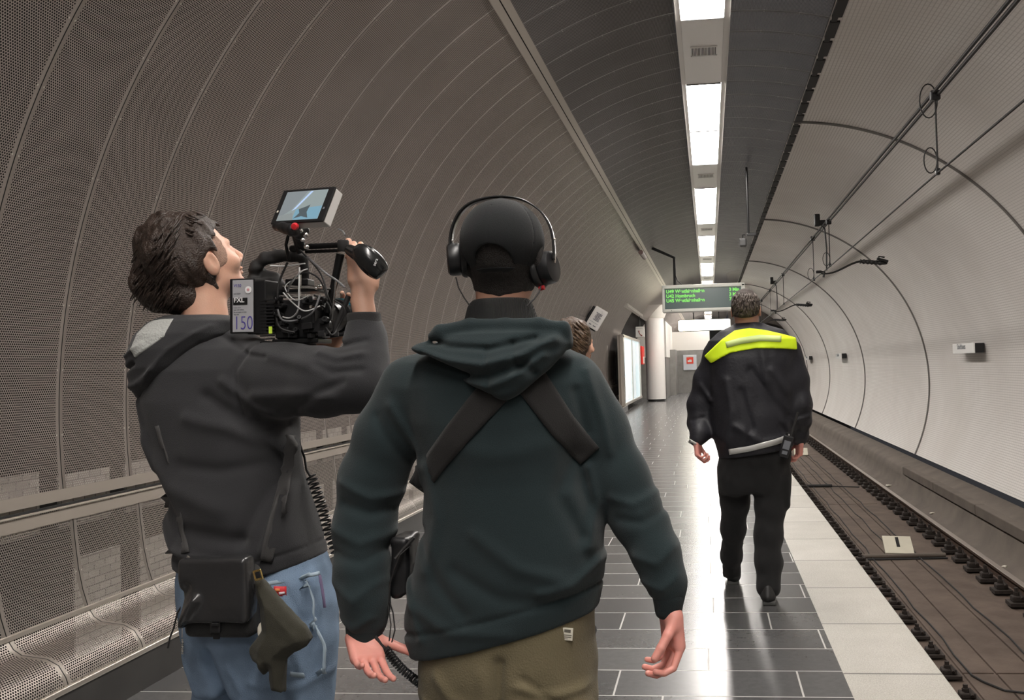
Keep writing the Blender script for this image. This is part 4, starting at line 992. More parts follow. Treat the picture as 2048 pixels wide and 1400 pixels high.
# jeans
tr2 = secs([(1085, 372, 640, 0, .125), (1115, 362, 655, .0, .142), (1150, 360, 668, 0, .155), (1200, 362, 678, 0, .16), (1270, 372, 677, 0, .16), (1330, 388, 672, .0, .15), (1370, 395, 665, 0, .14)], Y2, s2)
jl = [(J2(455, 1310, .06), .092), (J2(458, 1400, .09), .086), (A3(J2(458, 1400)[0] + .0, Y2 + .13, .50), .082), (A3(J2(458, 1400)[0] + .0, Y2 + .20, .10), .082)]
jr = [(J2(590, 1300, -.02), .100), (J2(590, 1400, -.02), .092), (A3(J2(585, 1400)[0] + .0, Y2 - .02, .50), .084), (A3(J2(585, 1400)[0] - .01, Y2 - .06, .10), .084)]
F4 = []
R = lambda pts, w, amp: ridge(J2, pts, w * s2, amp, F4)
R([(470, 1275), (490, 1340), (505, 1400)], 13, -.025); R([(630, 1270), (650, 1330), (640, 1400)], 9, .007); R([(540, 1180), (600, 1230), (650, 1240)], 8, .004); R([(610, 1150), (640, 1220), (650, 1290)], 6, -.004); R([(560, 1330), (620, 1350), (670, 1330)], 8, .005)
R([(400, 1290), (430, 1350), (450, 1400)], 10, .006); R([(645, 1130), (662, 1200), (668, 1280)], 5, .004); R([(520, 1300), (540, 1350), (530, 1400)], 8, .006); R([(580, 1270), (610, 1320), (620, 1390)], 9, -.006)
def jeans(P):
    a = smin(loft(P, tr2, 2.4), smin(chain(P, jl, .03), chain(P, jr, .03), .010), .03)
    a = a - .0035 * noise(P, (11, 11, 8), 42) - .0018 * noise(P, (32, 32, 24), 47)
    for pts, w, amp in F4: a = a - fold(P, pts, w, amp, Y2 + .03)
    return smax(a, .03 - P[:, 2], .004)
sculpt('jeans', jeans, (J2(330, 700)[0], Y2 - .26, 0), (J2(710, 700)[0], Y2 + .32, J2(500, 1060)[2]), .006, m_denim, op)
def seam(name, fn, J, pts, w, m, parent, d=.002, n=20): return ribbon(name, fn, J, pts, w, s2, m, parent, .0012, n, 3, .0014, -.35, .25)
seam('waistband_seam', jeans, J2, [(530, 1168), (580, 1160), (640, 1146)], 8, m_stitch, op); seam('pocket_seam', jeans, J2, [(612, 1160), (628, 1200), (626, 1260)], 4, m_stitch, op)
seam('pocket_seam', jeans, J2, [(580, 1348), (620, 1352), (652, 1342)], 10, m_stitch, op); seam('hammer_loop', jeans, J2, [(626, 1245), (650, 1290), (648, 1340)], 6, m_stitch, op); seam('side_seam', jeans, J2, [(640, 1150), (646, 1185), (650, 1215)], 5, mat('violet_trim', (.16, .12, .22), .8), op)
lbl = ribbon('red_label', jeans, J2, [(549, 1182), (574, 1182)], 20, s2, mat('red_woven_label', (.62, .03, .04), .6), op, .003, 4, 3, .002, -.35, .25)
ribbon('label_mark', jeans, J2, [(552, 1179), (562, 1179)], 6, s2, mat('orange_thread', (.8, .25, .08), .6), op, .0055, 3, 3, .001, -.35, .25); ribbon('label_mark', jeans, J2, [(560, 1186), (572, 1184)], 5, s2, mat('pale_thread', (.7, .6, .65), .6), op, .0055, 3, 3, .001, -.35, .25)
for c, yw in ((A3(jl[-1][0][0], Y2 + .20, 0), .2), (A3(jr[-1][0][0], Y2 - .06, 0), .3)):
    sculpt('shoe', lambda P: shoe(P, c, yw), c - A3(.13, .2, .02), c + A3(.13, .24, .17), .005, m_shoe, op)

# ---- messenger bag on the hip
bag = empty('shoulder_bag', tuple(J2(445, 1190, -.22)), 'small black coated messenger bag on the hip of the camera operator, over blue jeans', 'bag')
m_tarp = mat('black_coated_canvas', (.024, .024, .025), .27, bump=.35, bscale=18, spec=.6)
BC = J2(446, 1190, -.215)
def bagbody(P):
    a = rbox(P, J2(447, 1200, -.205), (68 * s2, .035, 66 * s2), .018); return a - .003 * noise(P, (20, 20, 20), 8)
def bagflap(P):
    q = P - J2(438, 1178, -.222)
    a = rbox(P, J2(438, 1176, -.220), (68 * s2, .036, 62 * s2), .014)
    a = smax(a, q[:, 1] - .012, .004)
    d, _ = seg2(P, J2(400, 1130), J2(432, 1230)); a = a - .018 * np.exp(-(d / .014) ** 2)
    d, _ = seg2(P, J2(480, 1130), J2(440, 1220)); a = a + .014 * np.exp(-(d / .014) ** 2)
    d, _ = seg2(P, J2(500, 1150), J2(450, 1232)); a = a - .016 * np.exp(-(d / .011) ** 2)
    d, _ = seg2(P, J2(440, 1120), J2(420, 1235)); a = a + .010 * np.exp(-(d / .012) ** 2)
    return a - .006 * noise(P, (20, 20, 15), 4)
sculpt('bag_body', bagbody, BC - A3(.12, .07, .13), BC + A3(.13, .08, .12), .0035, cloth('black_bag_nylon', (.010, .010, .010), .6), bag)
sculpt('flap', bagflap, BC - A3(.12, .08, .11), BC + A3(.11, .05, .11), .0030, m_tarp, bag)
mb = MB(); mb.box(J2(431, 1253, -.245), (.026, .010, .030), None, .004); mb.box(J2(431, 1249, -.252), (.018, .006, .008), None, .002); mb.box(J2(433, 1274, -.235), (.016, .006, .010), None, .002); mb.build('buckle', m_black, bag)
mb = MB(); mb.box(J2(431, 1240, -.247), (.020, .004, .030)); mb.build('buckle_strap', m_web, bag)
mb = MB(); mb.tube([J2(382, 1118, -.235), J2(376, 1112, -.24), J2(372, 1122, -.235), J2(376, 1132, -.235), J2(383, 1126, -.235)], .0022, 8); mb.build('swivel_hook', m_steel, bag)
def bagwrap(P): return np.minimum(hood_sweater2(P), np.minimum(bagbody(P), bagflap(P)))
bs_ = []
ribbon('shoulder_strap', torso2, J2, [(314, 852), (334, 930), (354, 1010), (366, 1070), (374, 1104)], (11, 15), s2, cloth('dark_grey_webbing', (.055, .053, .052), .7), bag, .006, 24, 3, .003)
ribbon('shoulder_strap', torso2, J2, [(584, 870), (580, 930), (566, 985), (552, 1040), (540, 1095), (534, 1122)], (20, 26), s2, cloth('dark_grey_webbing2', (.050, .048, .048), .7), bag, .007, 26, 4, .003)
mb = MB(); mb.box(J2(436, 1170, -.262), (.001, .001, .001)); 
mb = MB(); mb.box(J2(470, 1216, -.257), (.010, .0015, .008), (0, -.2, 0)); mb.build('embossed_logo', mat('dark_grey_emboss', (.03, .03, .03), .5), bag)
# ---- keys and carabiner on the left hip
ky = empty('key_chain', tuple(J2(352, 1240, -.1)), 'thin key chain and cords dangling left of the messenger bag', 'keys')
mb = MB(); mb.tube([J2(366, 1208, -.12), J2(355, 1225, -.12), J2(348, 1255, -.12), J2(340, 1275, -.12), J2(336, 1296, -.12)], .0022, 6); mb.build('cord', m_rubber, ky)
mb = MB(); mb.tube([J2(368, 1208, -.12), J2(365, 1240, -.12), J2(364, 1275, -.12)], .0012, 6)
for k in range(7): mb.tube([J2(364, 1278 + k * 4.5, -.12), J2(365.5 + (k % 2), 1281 + k * 4.5, -.12)], .0024, 8)
mb.build('chain', m_steel, ky)
# ---- jacket tied to the bag strap
jk = empty('jacket', tuple(J2(560, 1260, -.2)), 'folded dark olive jacket hanging below the messenger bag from a brass clip', 'jacket')
m_jk = cloth('dark_olive_cotton', (.036, .034, .024), .85)
jpoly = [(514, 1158), (526, 1158), (548, 1186), (580, 1222), (612, 1256), (623, 1276), (614, 1292), (590, 1304), (572, 1318), (568, 1384), (546, 1378), (541, 1335), (530, 1350), (512, 1322), (510, 1290), (528, 1258), (524, 1215), (516, 1185)]
jpl = [J2(x, y, -.215) for x, y in jpoly]
def jacketf(P):
    d = None
    for i in range(len(jpl)):
        q, _ = seg2(P, jpl[i], jpl[(i + 1) % len(jpl)]); d = q if d is None else np.minimum(d, q)
    m = np.where(inside_poly(P[:, 0], P[:, 2], [(p[0], p[2]) for p in jpl]), -d, d)
    th_ = .012 + .9 * np.clip(-m, 0, .022)
    a = smax(m, np.abs(P[:, 1] - jpl[0][1]) - th_, .008)
    d, _ = seg2(P, J2(520, 1170), J2(575, 1300)); a = a - .006 * np.exp(-(d / .008) ** 2)
    d, _ = seg2(P, J2(600, 1270), J2(550, 1300)); a = a + .008 * np.exp(-(d / .007) ** 2)
    d, _ = seg2(P, J2(528, 1260), J2(535, 1340)); a = a + .007 * np.exp(-(d / .006) ** 2)
    d, _ = seg2(P, J2(530, 1200), J2(560, 1290)); a = a + .007 * np.exp(-(d / .008) ** 2)
    d, _ = seg2(P, J2(560, 1220), J2(610, 1275)); a = a - .005 * np.exp(-(d / .010) ** 2)
    d, _ = seg2(P, J2(545, 1300), J2(545, 1370)); a = a + .006 * np.exp(-(d / .006) ** 2)
    return a - .004 * noise(P, (22, 22, 16), 9) - .0015 * noise(P, (70, 70, 60), 2)
pc = J2(565, 1265, -.2); sculpt('fabric', jacketf, pc - A3(.11, .1, .16), pc + A3(.10, .1, .15), .0032, m_jk, jk)
mb = MB(); mb.box(J2(516, 1150, -.252), (.022, .006, .026), (0, -.25, 0), .003); mb.build('brass_clip', mat('polished_brass', (.75, .55, .22), .2, 1.0), jk)
mb = MB(); mb.box(J2(516, 1150, -.2565), (.012, .003, .015), (0, -.25, 0), .001); mb.build('clip_inlay', m_black, jk)
sculpt('paper_tag', lambda P: ell(P, J2(524, 1262, -.225), (.012, .004, .022)), J2(524, 1262, -.225) - A3(.02, .02, .03), J2(524, 1262, -.225) + A3(.02, .02, .03), .0025, m_lab, jk)
# ---- coiled cable between operator and sound recordist
def coil(name, pts, r, turns, wire, m, parent):
    P = [Vector(p) for p in pts]; L = [0]
    for a, b in zip(P[:-1], P[1:]): L.append(L[-1] + (b - a).length)
    out = []; N_ = int(turns * 12)
    for i in range(N_ + 1):
        t = L[-1] * i / N_; k = 0
        while k < len(P) - 2 and L[k + 1] < t: k += 1
        u = (t - L[k]) / (L[k + 1] - L[k]); c = P[k].lerp(P[k + 1], u); d = (P[k + 1] - P[k]).normalized(); a = d.cross(Vector((0, 1, 0))).normalized(); b = d.cross(a)
        w = 2 * math.pi * turns * i / N_; out.append(c + (a * math.cos(w) + b * math.sin(w)) * r)
    mb = MB(); mb.tube(out, wire, 7); return mb.build(name, m, parent, smooth=True)
cb = empty('coiled_cable', tuple(J2(640, 1010, .02)), 'black coiled cable hanging behind the camera operator, from underarm to hip', 'cable')
coil('coil', [J2(622, 952, .02), J2(634, 985, .02), J2(646, 1020, .02), J2(655, 1055, .02), J2(664, 1080, .02), J2(674, 1108, .02)], .0125, 17, .0028, m_black, cb)
mb = MB(); mb.tube([J2(596, 860, .06), J2(600, 890, .05), J2(609, 915, .04), J2(613, 940, .03), J2(620, 952, .02)], .0032, 8); mb.build('lead', m_rubber, cb, smooth=True)
cb2 = empty('coiled_cable', tuple(J1(800, 1330, -.03)), 'black coiled cable from the left hand of the green-clad person to olive trousers', 'cable')
coil('coil', [J1(770, 1296, -.07), J1(786, 1318, -.06), J1(806, 1340, -.05), J1(826, 1356, -.04), J1(846, 1372, -.02), J1(858, 1390, 0)], .0085, 24, .0022, m_black, cb2)
mb = MB(); mb.tube([J1(745, 1262, -.06), J1(752, 1275, -.075), J1(762, 1290, -.075), J1(772, 1299, -.07)], .004, 8); mb.build('lead', m_rubber, cb2, smooth=True)
# ================================================================== FILM CAMERA RIG
rig = empty('film_camera', tuple(J2(600, 640, -.02)), 'black film camera rig on the shoulder with grey battery, cables and monitor', 'camera')
m_alu = mat('anodised_black', (.022, .022, .023), .32, .6); m_sil = mat('silver_fittings', (.75, .73, .70), .25, 1.0); m_grip = mat('moulded_black_grip', (.013, .013, .013), .22, spec=.6)
def V2(px, py, dy): return Vector(J2(px, py, dy))
# battery
mb = MB(); mb.box(V2(531, 616, -.035), (.057, .085, .138), (0, 0, -.10), .004)
for k in range(14): mb.box(V2(535, 600 + k * 6.5, -.080), (.040, .004, .0035), (0, 0, -.10))
bat = mb.build('battery', m_black, rig)
fB = Matrix.Rotation(-.12, 3, 'Z')
mb = MB(); mb.box(V2(485, 612, -.078), (.067, .012, .141), (0, .02, -.12), .003); bf = mb.build('battery_housing', m_black, rig)
mp_ = V2(486, 612, -.0855); m_plate = mat('battery_grey_plate', (.40, .40, .42), .45)
mb = MB(); mb.box(mp_, (.060, .0012, .133), (0, .02, -.12), .0005); pl_ = mb.build('battery_plate', m_plate, rig)
rt = Matrix.Rotation(-.12, 3, 'Z') @ Matrix.Rotation(.02, 3, 'Y') @ Matrix.Rotation(math.pi / 2, 3, 'X')
m_vio = mat('violet_print', (.075, .06, .30), .5); m_wh = mat('white_print', (.85, .85, .85), .5); m_gp = mat('grey_print', (.17, .18, .20), .6)
def on_plate(u, v, d=.0012): return mp_ + Matrix.Rotation(-.12, 3, 'Z') @ Matrix.Rotation(.02, 3, 'Y') @ Vector((u, -d, v))
text('battery_number', '150', on_plate(-.027, -.070), .050, m_vio, rig, rt, .0002, sx=.76, bold=-.0006)
text('battery_text', 'V150', on_plate(-.026, .047), .0105, m_vio, rig, rt, .0002)
text('battery_text', 'BATTERY', on_plate(-.026, .029), .0048, m_gp, rig, rt, .0002)
mb = MB(); mb.box(on_plate(-.007, .012), (.041, .0008, .018), (0, .02, -.12)); mb.build('battery_badge', m_black, rig)
text('battery_badge_text', 'FXL', on_plate(-.0255, .0062, .0018), .0172, m_wh, rig, rt, .0002, sx=1.05, bold=.0004)
for k in range(4): text('battery_text', ['Li-ion 14.4V', 'max 12A 150Wh', 'do not open or crush', 'keep dry'][k], on_plate(-.026, -.006 - k * .0058), .0042, m_gp, rig, rt, .0002)
cc = on_plate(.0165, .041); mb = MB(); mb.lathe([(.0005, 0), (.0092, 0), (.0092, .001), (.0005, .001)], cc, rt, 24); mb.build('round_sticker', m_wh, rig)
mb = MB(); mb.lathe([(.0002, .001), (.0038, .001), (.0038, .0016), (.0002, .0016)], cc, rt, 12); mb.build('sticker_mark', mat('pink_print', (.62, .32, .34), .6), rig)
mb = MB(); mb.box(V2(541, 660, -.086), (.009, .002, .018), (0, 0, -.1)); mb.build('neon_tape', mat('neon_yellow_tape', (.62, .85, .08), .5), rig)
# body and cage
mb = MB(); mb.box(V2(604, 640, -.02), (.105, .10, .100), (0, 0, .06), .006); mb.build('camera_body', m_black, rig)
mb = MB(); mb.box(V2(606, 583, -.02), (.110, .07, .008), (0, 0, .06), .002); mb.box(V2(600, 566, -.02), (.060, .05, .018), (0, 0, .06), .003); mb.build('top_plate', m_alu, rig)
mb = MB(); mb.box(V2(605, 683, -.03), (.120, .10, .012), (0, 0, .05), .003); mb.box(V2(600, 693, -.02), (.055, .09, .016), None, .005); mb.build('base_plate', m_alu, rig)
rr = random.Random(5)
# side modules seen from behind: connectors, buttons, knobs
for i in range(16):
    x = rr.uniform(560, 650); y = rr.uniform(595, 672); mb = MB(); mb.box(V2(x, y, -.075 - rr.uniform(0, .012)), (rr.uniform(.010, .030), rr.uniform(.01, .022), rr.uniform(.006, .018)), (0, rr.uniform(-.1, .1), rr.uniform(-.2, .2)), .002); mb.build('module', m_alu if i % 3 else m_black, rig)
for (x, y, r) in ((558, 598, .010), (566, 612, .0075), (556, 624, .009), (562, 632, .0085), (600, 636, .006), (648, 600, .009), (640, 575, .008), (594, 662, .007), (588, 668, .006), (652, 640, .009), (615, 600, .006), (574, 650, .006), (628, 615, .006)):
    Q = Vector((0, 0, 1)).rotation_difference(Vector((rr.uniform(-.5, .3), -1, rr.uniform(-.2, .4))).normalized()).to_matrix(); mb = MB()
    mb.lathe([(.001, 0), (r, 0), (r, .006), (r * .8, .010), (r * .8, .013), (r * .35, .013), (.001, .011)], V2(x, y, -.082), Q, 16); mb.build('connector', m_sil if y % 2 else m_alu, rig, smooth=True)
mb = MB()
for x0, y0, x1, y1 in ((566, 572, 662, 578), (552, 592, 652, 596), (560, 676, 660, 672), (600, 540, 600, 600)): mb.tube([V2(x0, y0, -.06), V2(x1, y1, -.05)], .0035, 8)
mb.build('support_rod', m_sil, rig, smooth=True)
mb = MB(); mb.tube([V2(548, 690 - 4, -.045), V2(690, 668, -.02)], .0055, 10); mb.build('lens_rod', m_alu, rig, smooth=True)
# lens
axl = (V2(692, 628, .10) - V2(650, 634, .0)).normalized(); Q = Vector((0, 0, 1)).rotation_difference(axl).to_matrix()
mb = MB(); mb.lathe([(.001, -.03), (.038, -.03), (.040, .01), (.044, .012), (.044, .034), (.040, .036), (.040, .055), (.046, .058), (.046, .10), (.040, .10), (.030, .085), (.001, .080)], V2(648, 636, .02), Q, 40); mb.build('lens', m_alu, rig, smooth=True)
mb = MB(); mb.lathe([(.0462, .072), (.0475, .073), (.0475, .088), (.0462, .089)], V2(648, 636, .02), Q, 40); mb.build('lens_ring', mat('blue_anodised_ring', (.03, .22, .30), .25, .8), rig, smooth=True)
mb = MB(); mb.lathe([(.001, 0), (.020, 0), (.020, .022), (.001, .022)], V2(650, 652, -.06), (math.pi / 2, 0, 0), 20); mb.box(V2(640, 655, -.05), (.05, .028, .03), None, .004); mb.build('focus_motor', m_black, rig, smooth=False)
# top handle wrapped in foam, padded viewfinder
def handle(P):
    a = chain(P, [(J2(506, 552, -.0), .013), (J2(514, 530, 0), .015), (J2(530, 517, .0), .016), (J2(560, 512, 0), .015), (J2(590, 512, 0), .014), (J2(606, 520, 0), .012), (J2(611, 560, 0), .011)], .006)
    a = smin(a, chain(P, [(J2(505, 556, .0), .012), (J2(525, 550, .02), .016), (J2(548, 560, .01), .02), (J2(562, 578, .0), .02)], .006), .006)
    a = smin(a, rbox(P, J2(530, 566, .01), (.034, .03, .010), .004), .006)
    return a - .0035 * noise(P, (45, 45, 70), 1) 
pc = J2(558, 540, 0); sculpt('top_handle', handle, pc - A3(.09, .06, .08), pc + A3(.09, .07, .07), .0028, m_rubber, rig)
mb = MB(); mb.lathe([(.001, 0), (.006, 0), (.006, .014), (.001, .014)], V2(547, 507, -.0), (0, .3, 0), 12); mb.build('accessory_screw', m_sil, rig)
# articulated arm to the monitor
mb = MB(); mb.tube([V2(578, 520, -.03), V2(572, 490, -.04), V2(577, 470, -.05)], .0045, 10); mb.tube([V2(600, 505, -.03), V2(592, 478, -.05), V2(588, 462, -.06)], .0085, 12); mb.build('monitor_arm', m_alu, rig, smooth=True)
def clamp(P):
    a = chain(P, [(J2(556, 452, -.10), .014), (J2(570, 456, -.12), .013), (J2(584, 460, -.13), .015), (J2(600, 468, -.10), .012), (J2(612, 462, -.09), .010)], .008)
    a = smin(a, rc(P, J2(596, 462, -.10), J2(602, 492, -.04), .014, .010), .008); a = smin(a, rc(P, J2(586, 498, -.03), J2(610, 494, -.03), .010, .010), .006)
    return a - .0015 * noise(P, (90, 90, 90))
pc = J2(585, 472, -.08); sculpt('arm_clamp', clamp, pc - A3(.06, .08, .06), pc + A3(.06, .08, .05), .0024, m_black, rig)
mb = MB(); mb.lathe([(.001, 0), (.008, .0), (.0095, .006), (.0075, .013), (.001, .014)], V2(592, 452, -.142), (math.pi / 2 + .3, 0, 0), 16); mb.build('red_knob', mat('red_anodised', (.70, .03, .04), .3), rig, smooth=True)
for x, y, r in ((601, 462, .007), (612, 470, .006), (606, 480, .005), (614, 494, .006)):
    mb = MB(); mb.lathe([(.001, 0), (r, 0), (r, .006), (.001, .008)], V2(x, y, -.115), (math.pi / 2, 0, 0), 14); mb.build('screw', m_sil, rig)
# bars to the grip
mb = MB(); mb.tube([V2(600, 494, -.03), V2(683, 490, -.05)], .0075, 12); mb.tube([V2(612, 504, -.03), V2(676, 501, -.05)], .0045, 10); mb.build('grip_bar', m_alu, rig, smooth=True)
mb = MB(); mb.tube([V2(681, 508, -.05), V2(668, 570, -.04), V2(655, 625, -.03)], [.011, .0095, .009], 12); mb.build('grip_arm', m_alu, rig, smooth=True)
mb = MB(); mb.tube([V2(672, 560, -.05), V2(664, 640, -.045)], .003, 8); mb.build('tension_strap', m_sil, rig)
mb = MB(); mb.lathe([(.001, 0), (.013, 0), (.0145, .004), (.0145, .026), (.012, .030), (.001, .030)], V2(687, 503, -.06), (.15, .05, 0), 24); mb.build('grip_joint', m_rubber, rig, smooth=True)
G0, G1 = J2(722, 503, -.115), J2(758, 541, -.105)
def gripf(P):
    d = (G1 - G0) / np.linalg.norm(G1 - G0); Rm = frame(d, (0, -1, 0))
    a = ell(P, (G0 + G1) / 2 + d * .004, (.056, .031, .026), Rm); q = (P - (G0 + G1) / 2) @ Rm
    a = smax(a, q[:, 0] - .046, .006); a = smin(a, rc(P, J2(700, 500, -.08), J2(722, 512, -.10), .014, .020), .008)
    g = np.abs(np.hypot(q[:, 1] * .9, q[:, 2] - .012) - .022); a = a + .0018 * np.exp(-(g / .0018) ** 2) * (q[:, 2] > 0)
    return a
pc = (G0 + G1) / 2; sculpt('hand_grip', gripf, pc - A3(.08, .06, .07), pc + A3(.07, .06, .07), .0022, m_grip, rig)
gx = V2(752, 533, -.140); text('grip_mark', 'sera', gx, .011, m_wh, rig, Matrix.Rotation(-1.15, 3, 'Y') @ Matrix.Rotation(math.pi / 2, 3, 'X'), .0002)
# cables around the body
m_gcab = mat('grey_cable', (.16, .16, .165), .35); m_scab = mat('clear_cable', (.5, .5, .5), .3)
for pts, r, m_ in (([(575, 525), (560, 560), (555, 590), (560, 620)], .0028, m_rubber), ([(612, 512), (650, 545), (672, 560), (690, 575)], .0030, m_gcab), ([(540, 531), (570, 532), (610, 527)], .0018, m_scab), ([(600, 500), (640, 545), (655, 590), (662, 610)], .0022, m_rubber),
                   ([(599, 535), (598, 575), (596, 620), (580, 636), (560, 632)], .0022, m_scab), ([(640, 590), (625, 625), (595, 640), (565, 640), (555, 618)], .0026, m_gcab), ([(655, 600), (640, 560), (612, 545), (585, 560), (575, 585)], .0022, m_rubber),
                   ([(580, 570), (600, 545), (615, 538)], .0018, m_scab), ([(566, 585), (585, 605), (610, 622), (640, 612)], .0018, m_scab), ([(628, 590), (652, 603), (662, 625), (655, 650)], .0024, m_rubber), ([(560, 600), (552, 625), (560, 655), (590, 665)], .0024, m_rubber),
                   ([(690, 470), (685, 462), (676, 458)], .0022, m_gcab), ([(668, 600), (690, 620), (676, 655), (664, 670), (652, 655)], .0024, m_rubber), ([(585, 560), (570, 575), (590, 600), (620, 590)], .0014, m_scab)):
    P = [V2(x, y, -.095 + .02 * math.sin(i * 2.1 + x)) for i, (x, y) in enumerate(pts)]; Q = []
    for i in range(len(P) - 1):
        p0, p1, p2, p3 = P[max(i - 1, 0)], P[i], P[i + 1], P[min(i + 2, len(P) - 1)]
        for k in range(6):
            t = k / 6; Q.append(.5 * ((2 * p1) + (p2 - p0) * t + (2 * p0 - 5 * p1 + 4 * p2 - p3) * t * t + (3 * p1 - p0 - 3 * p2 + p3) * t ** 3))
    Q.append(P[-1]); mb = MB(); mb.tube(Q, r, 8); mb.build('cable', m_, rig, smooth=True)
mb = MB(); mb.tube([V2(697, 592, -.03), V2(683, 628, -.035), V2(672, 650, -.04), V2(670, 668, -.04)], .007, 10); mb.box(V2(673, 668, -.055), (.010, .006, .010)); mb.build('hand_unit_strap', m_rubber, rig, smooth=True)
# monitor
O0 = V2(570, 383, -.07); px_ = Y2 / 1836
U = Vector((121 * px_, -50 * px_, .0)); U = V2(691, 384.5, -.07) - O0 + Vector((0, -50 * px_, 0)); Vd = V2(557, 452, -.07) - O0; Vd.y = (-(U.x * Vd.x + U.z * Vd.z)) / U.y
w_ = U.cross(Vd).normalized(); w_ = w_ if w_.y > 0 else -w_
def mon(u, v, d=0.0): return O0 + U * u + Vd * v + w_ * d
def slab(mb, u0, u1, v0, v1, d0, d1):
    c = [mon(u, v, d) for d in (d0, d1) for u, v in ((u0, v0), (u1, v0), (u1, v1), (u0, v1))]
    mb.add(c, [(0, 1, 2, 3), (7, 6, 5, 4), (0, 4, 5, 1), (1, 5, 6, 2), (2, 6, 7, 3), (3, 7, 4, 0)])
mt = empty('field_monitor', tuple(O0), 'small grey monitor above the film camera, its screen showing a pale blue tunnel picture', 'monitor')
mb = MB(); slab(mb, 0, 1, 0, 1, .003, .030); mo = mb.build('housing', mat('light_grey_housing', (.62, .60, .58), .35), mt)
md = mo.modifiers.new('round', 'BEVEL'); md.width = .003; md.segments = 3
mb = MB(); slab(mb, -.012, 1.012, -.02, 1.02, -.003, .003); mo = mb.build('bezel', m_black, mt); md = mo.modifiers.new('round', 'BEVEL'); md.width = .002; md.segments = 2
def screen_mat(n, c, s_): return mat(n, (.02, .02, .02), .2, emit=c, estr=s_)
mb = MB(); slab(mb, .09, .90, .06, .94, -.0034, -.0030); sc_ = mb.build('screen', screen_mat('screen_sky', (.40, .47, .47), .26), mt)
def poly(name, uv, m, dd):
    mb = MB(); mb.add([mon(u, v, -.0035 - dd) for u, v in uv], [tuple(range(len(uv)))]); return mb.build(name, m, mt)
poly('screen_image', [(.40, .62), (.90, .55), (.90, .94), (.40, .94)], screen_mat('screen_blue', (.25, .48, .62), .28), .0001)
poly('screen_image', [(.57, .08), (.62, .08), (.40, .60), (.33, .66)], screen_mat('screen_glow', (.50, .66, .95), .36), .0002)
poly('screen_image', [(.09, .06), (.52, .06), (.32, .62), (.12, .85), (.09, .9)], screen_mat('screen_haze', (.32, .36, .38), .26), .00015)
poly('screen_image', [(.46, .62), (.58, .56), (.66, .50), (.64, .72), (.70, .90), (.56, .84), (.42, .90), (.50, .74)], screen_mat('screen_star', (.12, .16, .18), .22), .0003)
poly('screen_image', [(.09, .80), (.36, .72), (.42, .94), (.09, .94)], screen_mat('screen_floor', (.36, .40, .40), .26), .0002)
poly('bezel_button', [(-.004 + .03, .62), (.06, .62), (.06, .68), (.026, .68)], m_lab, .0)
poly('bezel_button', [(.93, .60), (.965, .60), (.965, .66), (.93, .66)], m_gp, .0)
# ================================================================== SECURITY GUARD (mid distance, right)
Y3 = 5.6; s3 = Y3 / 1836
def J3(px, py, dy=0.0): return WN(px, py, Y3 + dy)
m_navy = mat('navy_softshell', (.016, .016, .021), .55, bump=.2, bscale=60, spec=.4, var=.2)
m_neon = mat('neon_yellow_panel', (.72, .95, .012), .7)
m_refl = mat('silver_reflective_tape', (.62, .62, .60), .35, .2)
m_blk = cloth('black_work_trousers', (.014, .014, .0145), .8)
m_hair3 = mat('greying_brown_hair', (.060, .044, .037), .7, bump=1.0, bscale=260, var=.5, vscale=90)
gd = empty('person', (float(J3(1500, 900)[0]), Y3, 0), 'person in black security jacket with neon yellow shoulder panel walking away along the platform', 'person')
# top to bottom: collar, shoulders, waist
tor3 = secs([(650, 1468, 1530, .02, .075), (662, 1440, 1570, .01, .11), (680, 1418, 1588, 0, .14), (715, 1412, 1592, 0, .165), (770, 1420, 1592, 0, .18), (830, 1424, 1590, 0, .185), (870, 1427, 1586, 0, .185), (900, 1437, 1582, 0, .18), (925, 1442, 1580, 0, .17)], Y3, s3)
la3 = [(J3(x, y, d), r * s3) for x, y, d, r in [(1428, 712, 0, 22), (1412, 760, .03, 24), (1398, 810, .05, 24), (1395, 845, .02, 21), (1398, 868, -.04, 18), (1392, 880, -.06, 14)]]
ra3 = [(J3(x, y, d), r * s3) for x, y, d, r in [(1583, 700, 0, 18), (1594, 760, -.02, 22), (1602, 810, -.04, 21), (1604, 840, -.03, 18), (1602, 868, .02, 14), (1600, 880, .04, 12)]]
F3 = []
R = lambda pts, w, amp: ridge(J3, pts, w * s3, amp, F3)
R([(1450, 760), (1460, 820), (1450, 880)], 8, .012); R([(1500, 740), (1540, 800), (1570, 830)], 8, -.012); R([(1540, 740), (1570, 780)], 8, .012); R([(1470, 850), (1520, 880), (1570, 870)], 7, .012); R([(1480, 780), (1500, 850), (1480, 900)], 7, -.010)
R([(1400, 770), (1420, 800)], 5, .010); R([(1385, 840), (1405, 835)], 4, -.010); R([(1590, 840), (1615, 830)], 4, .010); R([(1560, 850), (1580, 880)], 5, -.01); R([(1520, 700), (1530, 760)], 8, .008)
gA, gB = J3(1436, 917), J3(1584, 893)
def jacket3(P):
    a = loft(P, tor3, 2.4); a = smin(a, chain(P, la3, .04), .04); a = smin(a, chain(P, ra3, .04), .04)
    a = smin(a, loft(P, secs([(649, 1470, 1528, .03, .085), (658, 1462, 1540, .02, .10), (668, 1450, 1555, .01, .11)], Y3, s3), 2.0), .03)
    a = a - .008 * noise(P, (7, 7, 5), 31) - .004 * noise(P, (18, 18, 12), 33)
    for pts, w, amp in F3: a = a - fold(P, pts, w, amp, Y3 + .05)
    return smax(a, np.where((P[:, 0] > J3(1424, 900)[0]) & (P[:, 0] < J3(1596, 900)[0]), halfplane(P, gA, gB), -1), .008)
sculpt('jacket', jacket3, (J3(1362, 700)[0], Y3 - .27, J3(1500, 935)[2]), (J3(1636, 700)[0], Y3 + .3, J3(1500, 628)[2]), .008, m_navy, gd)
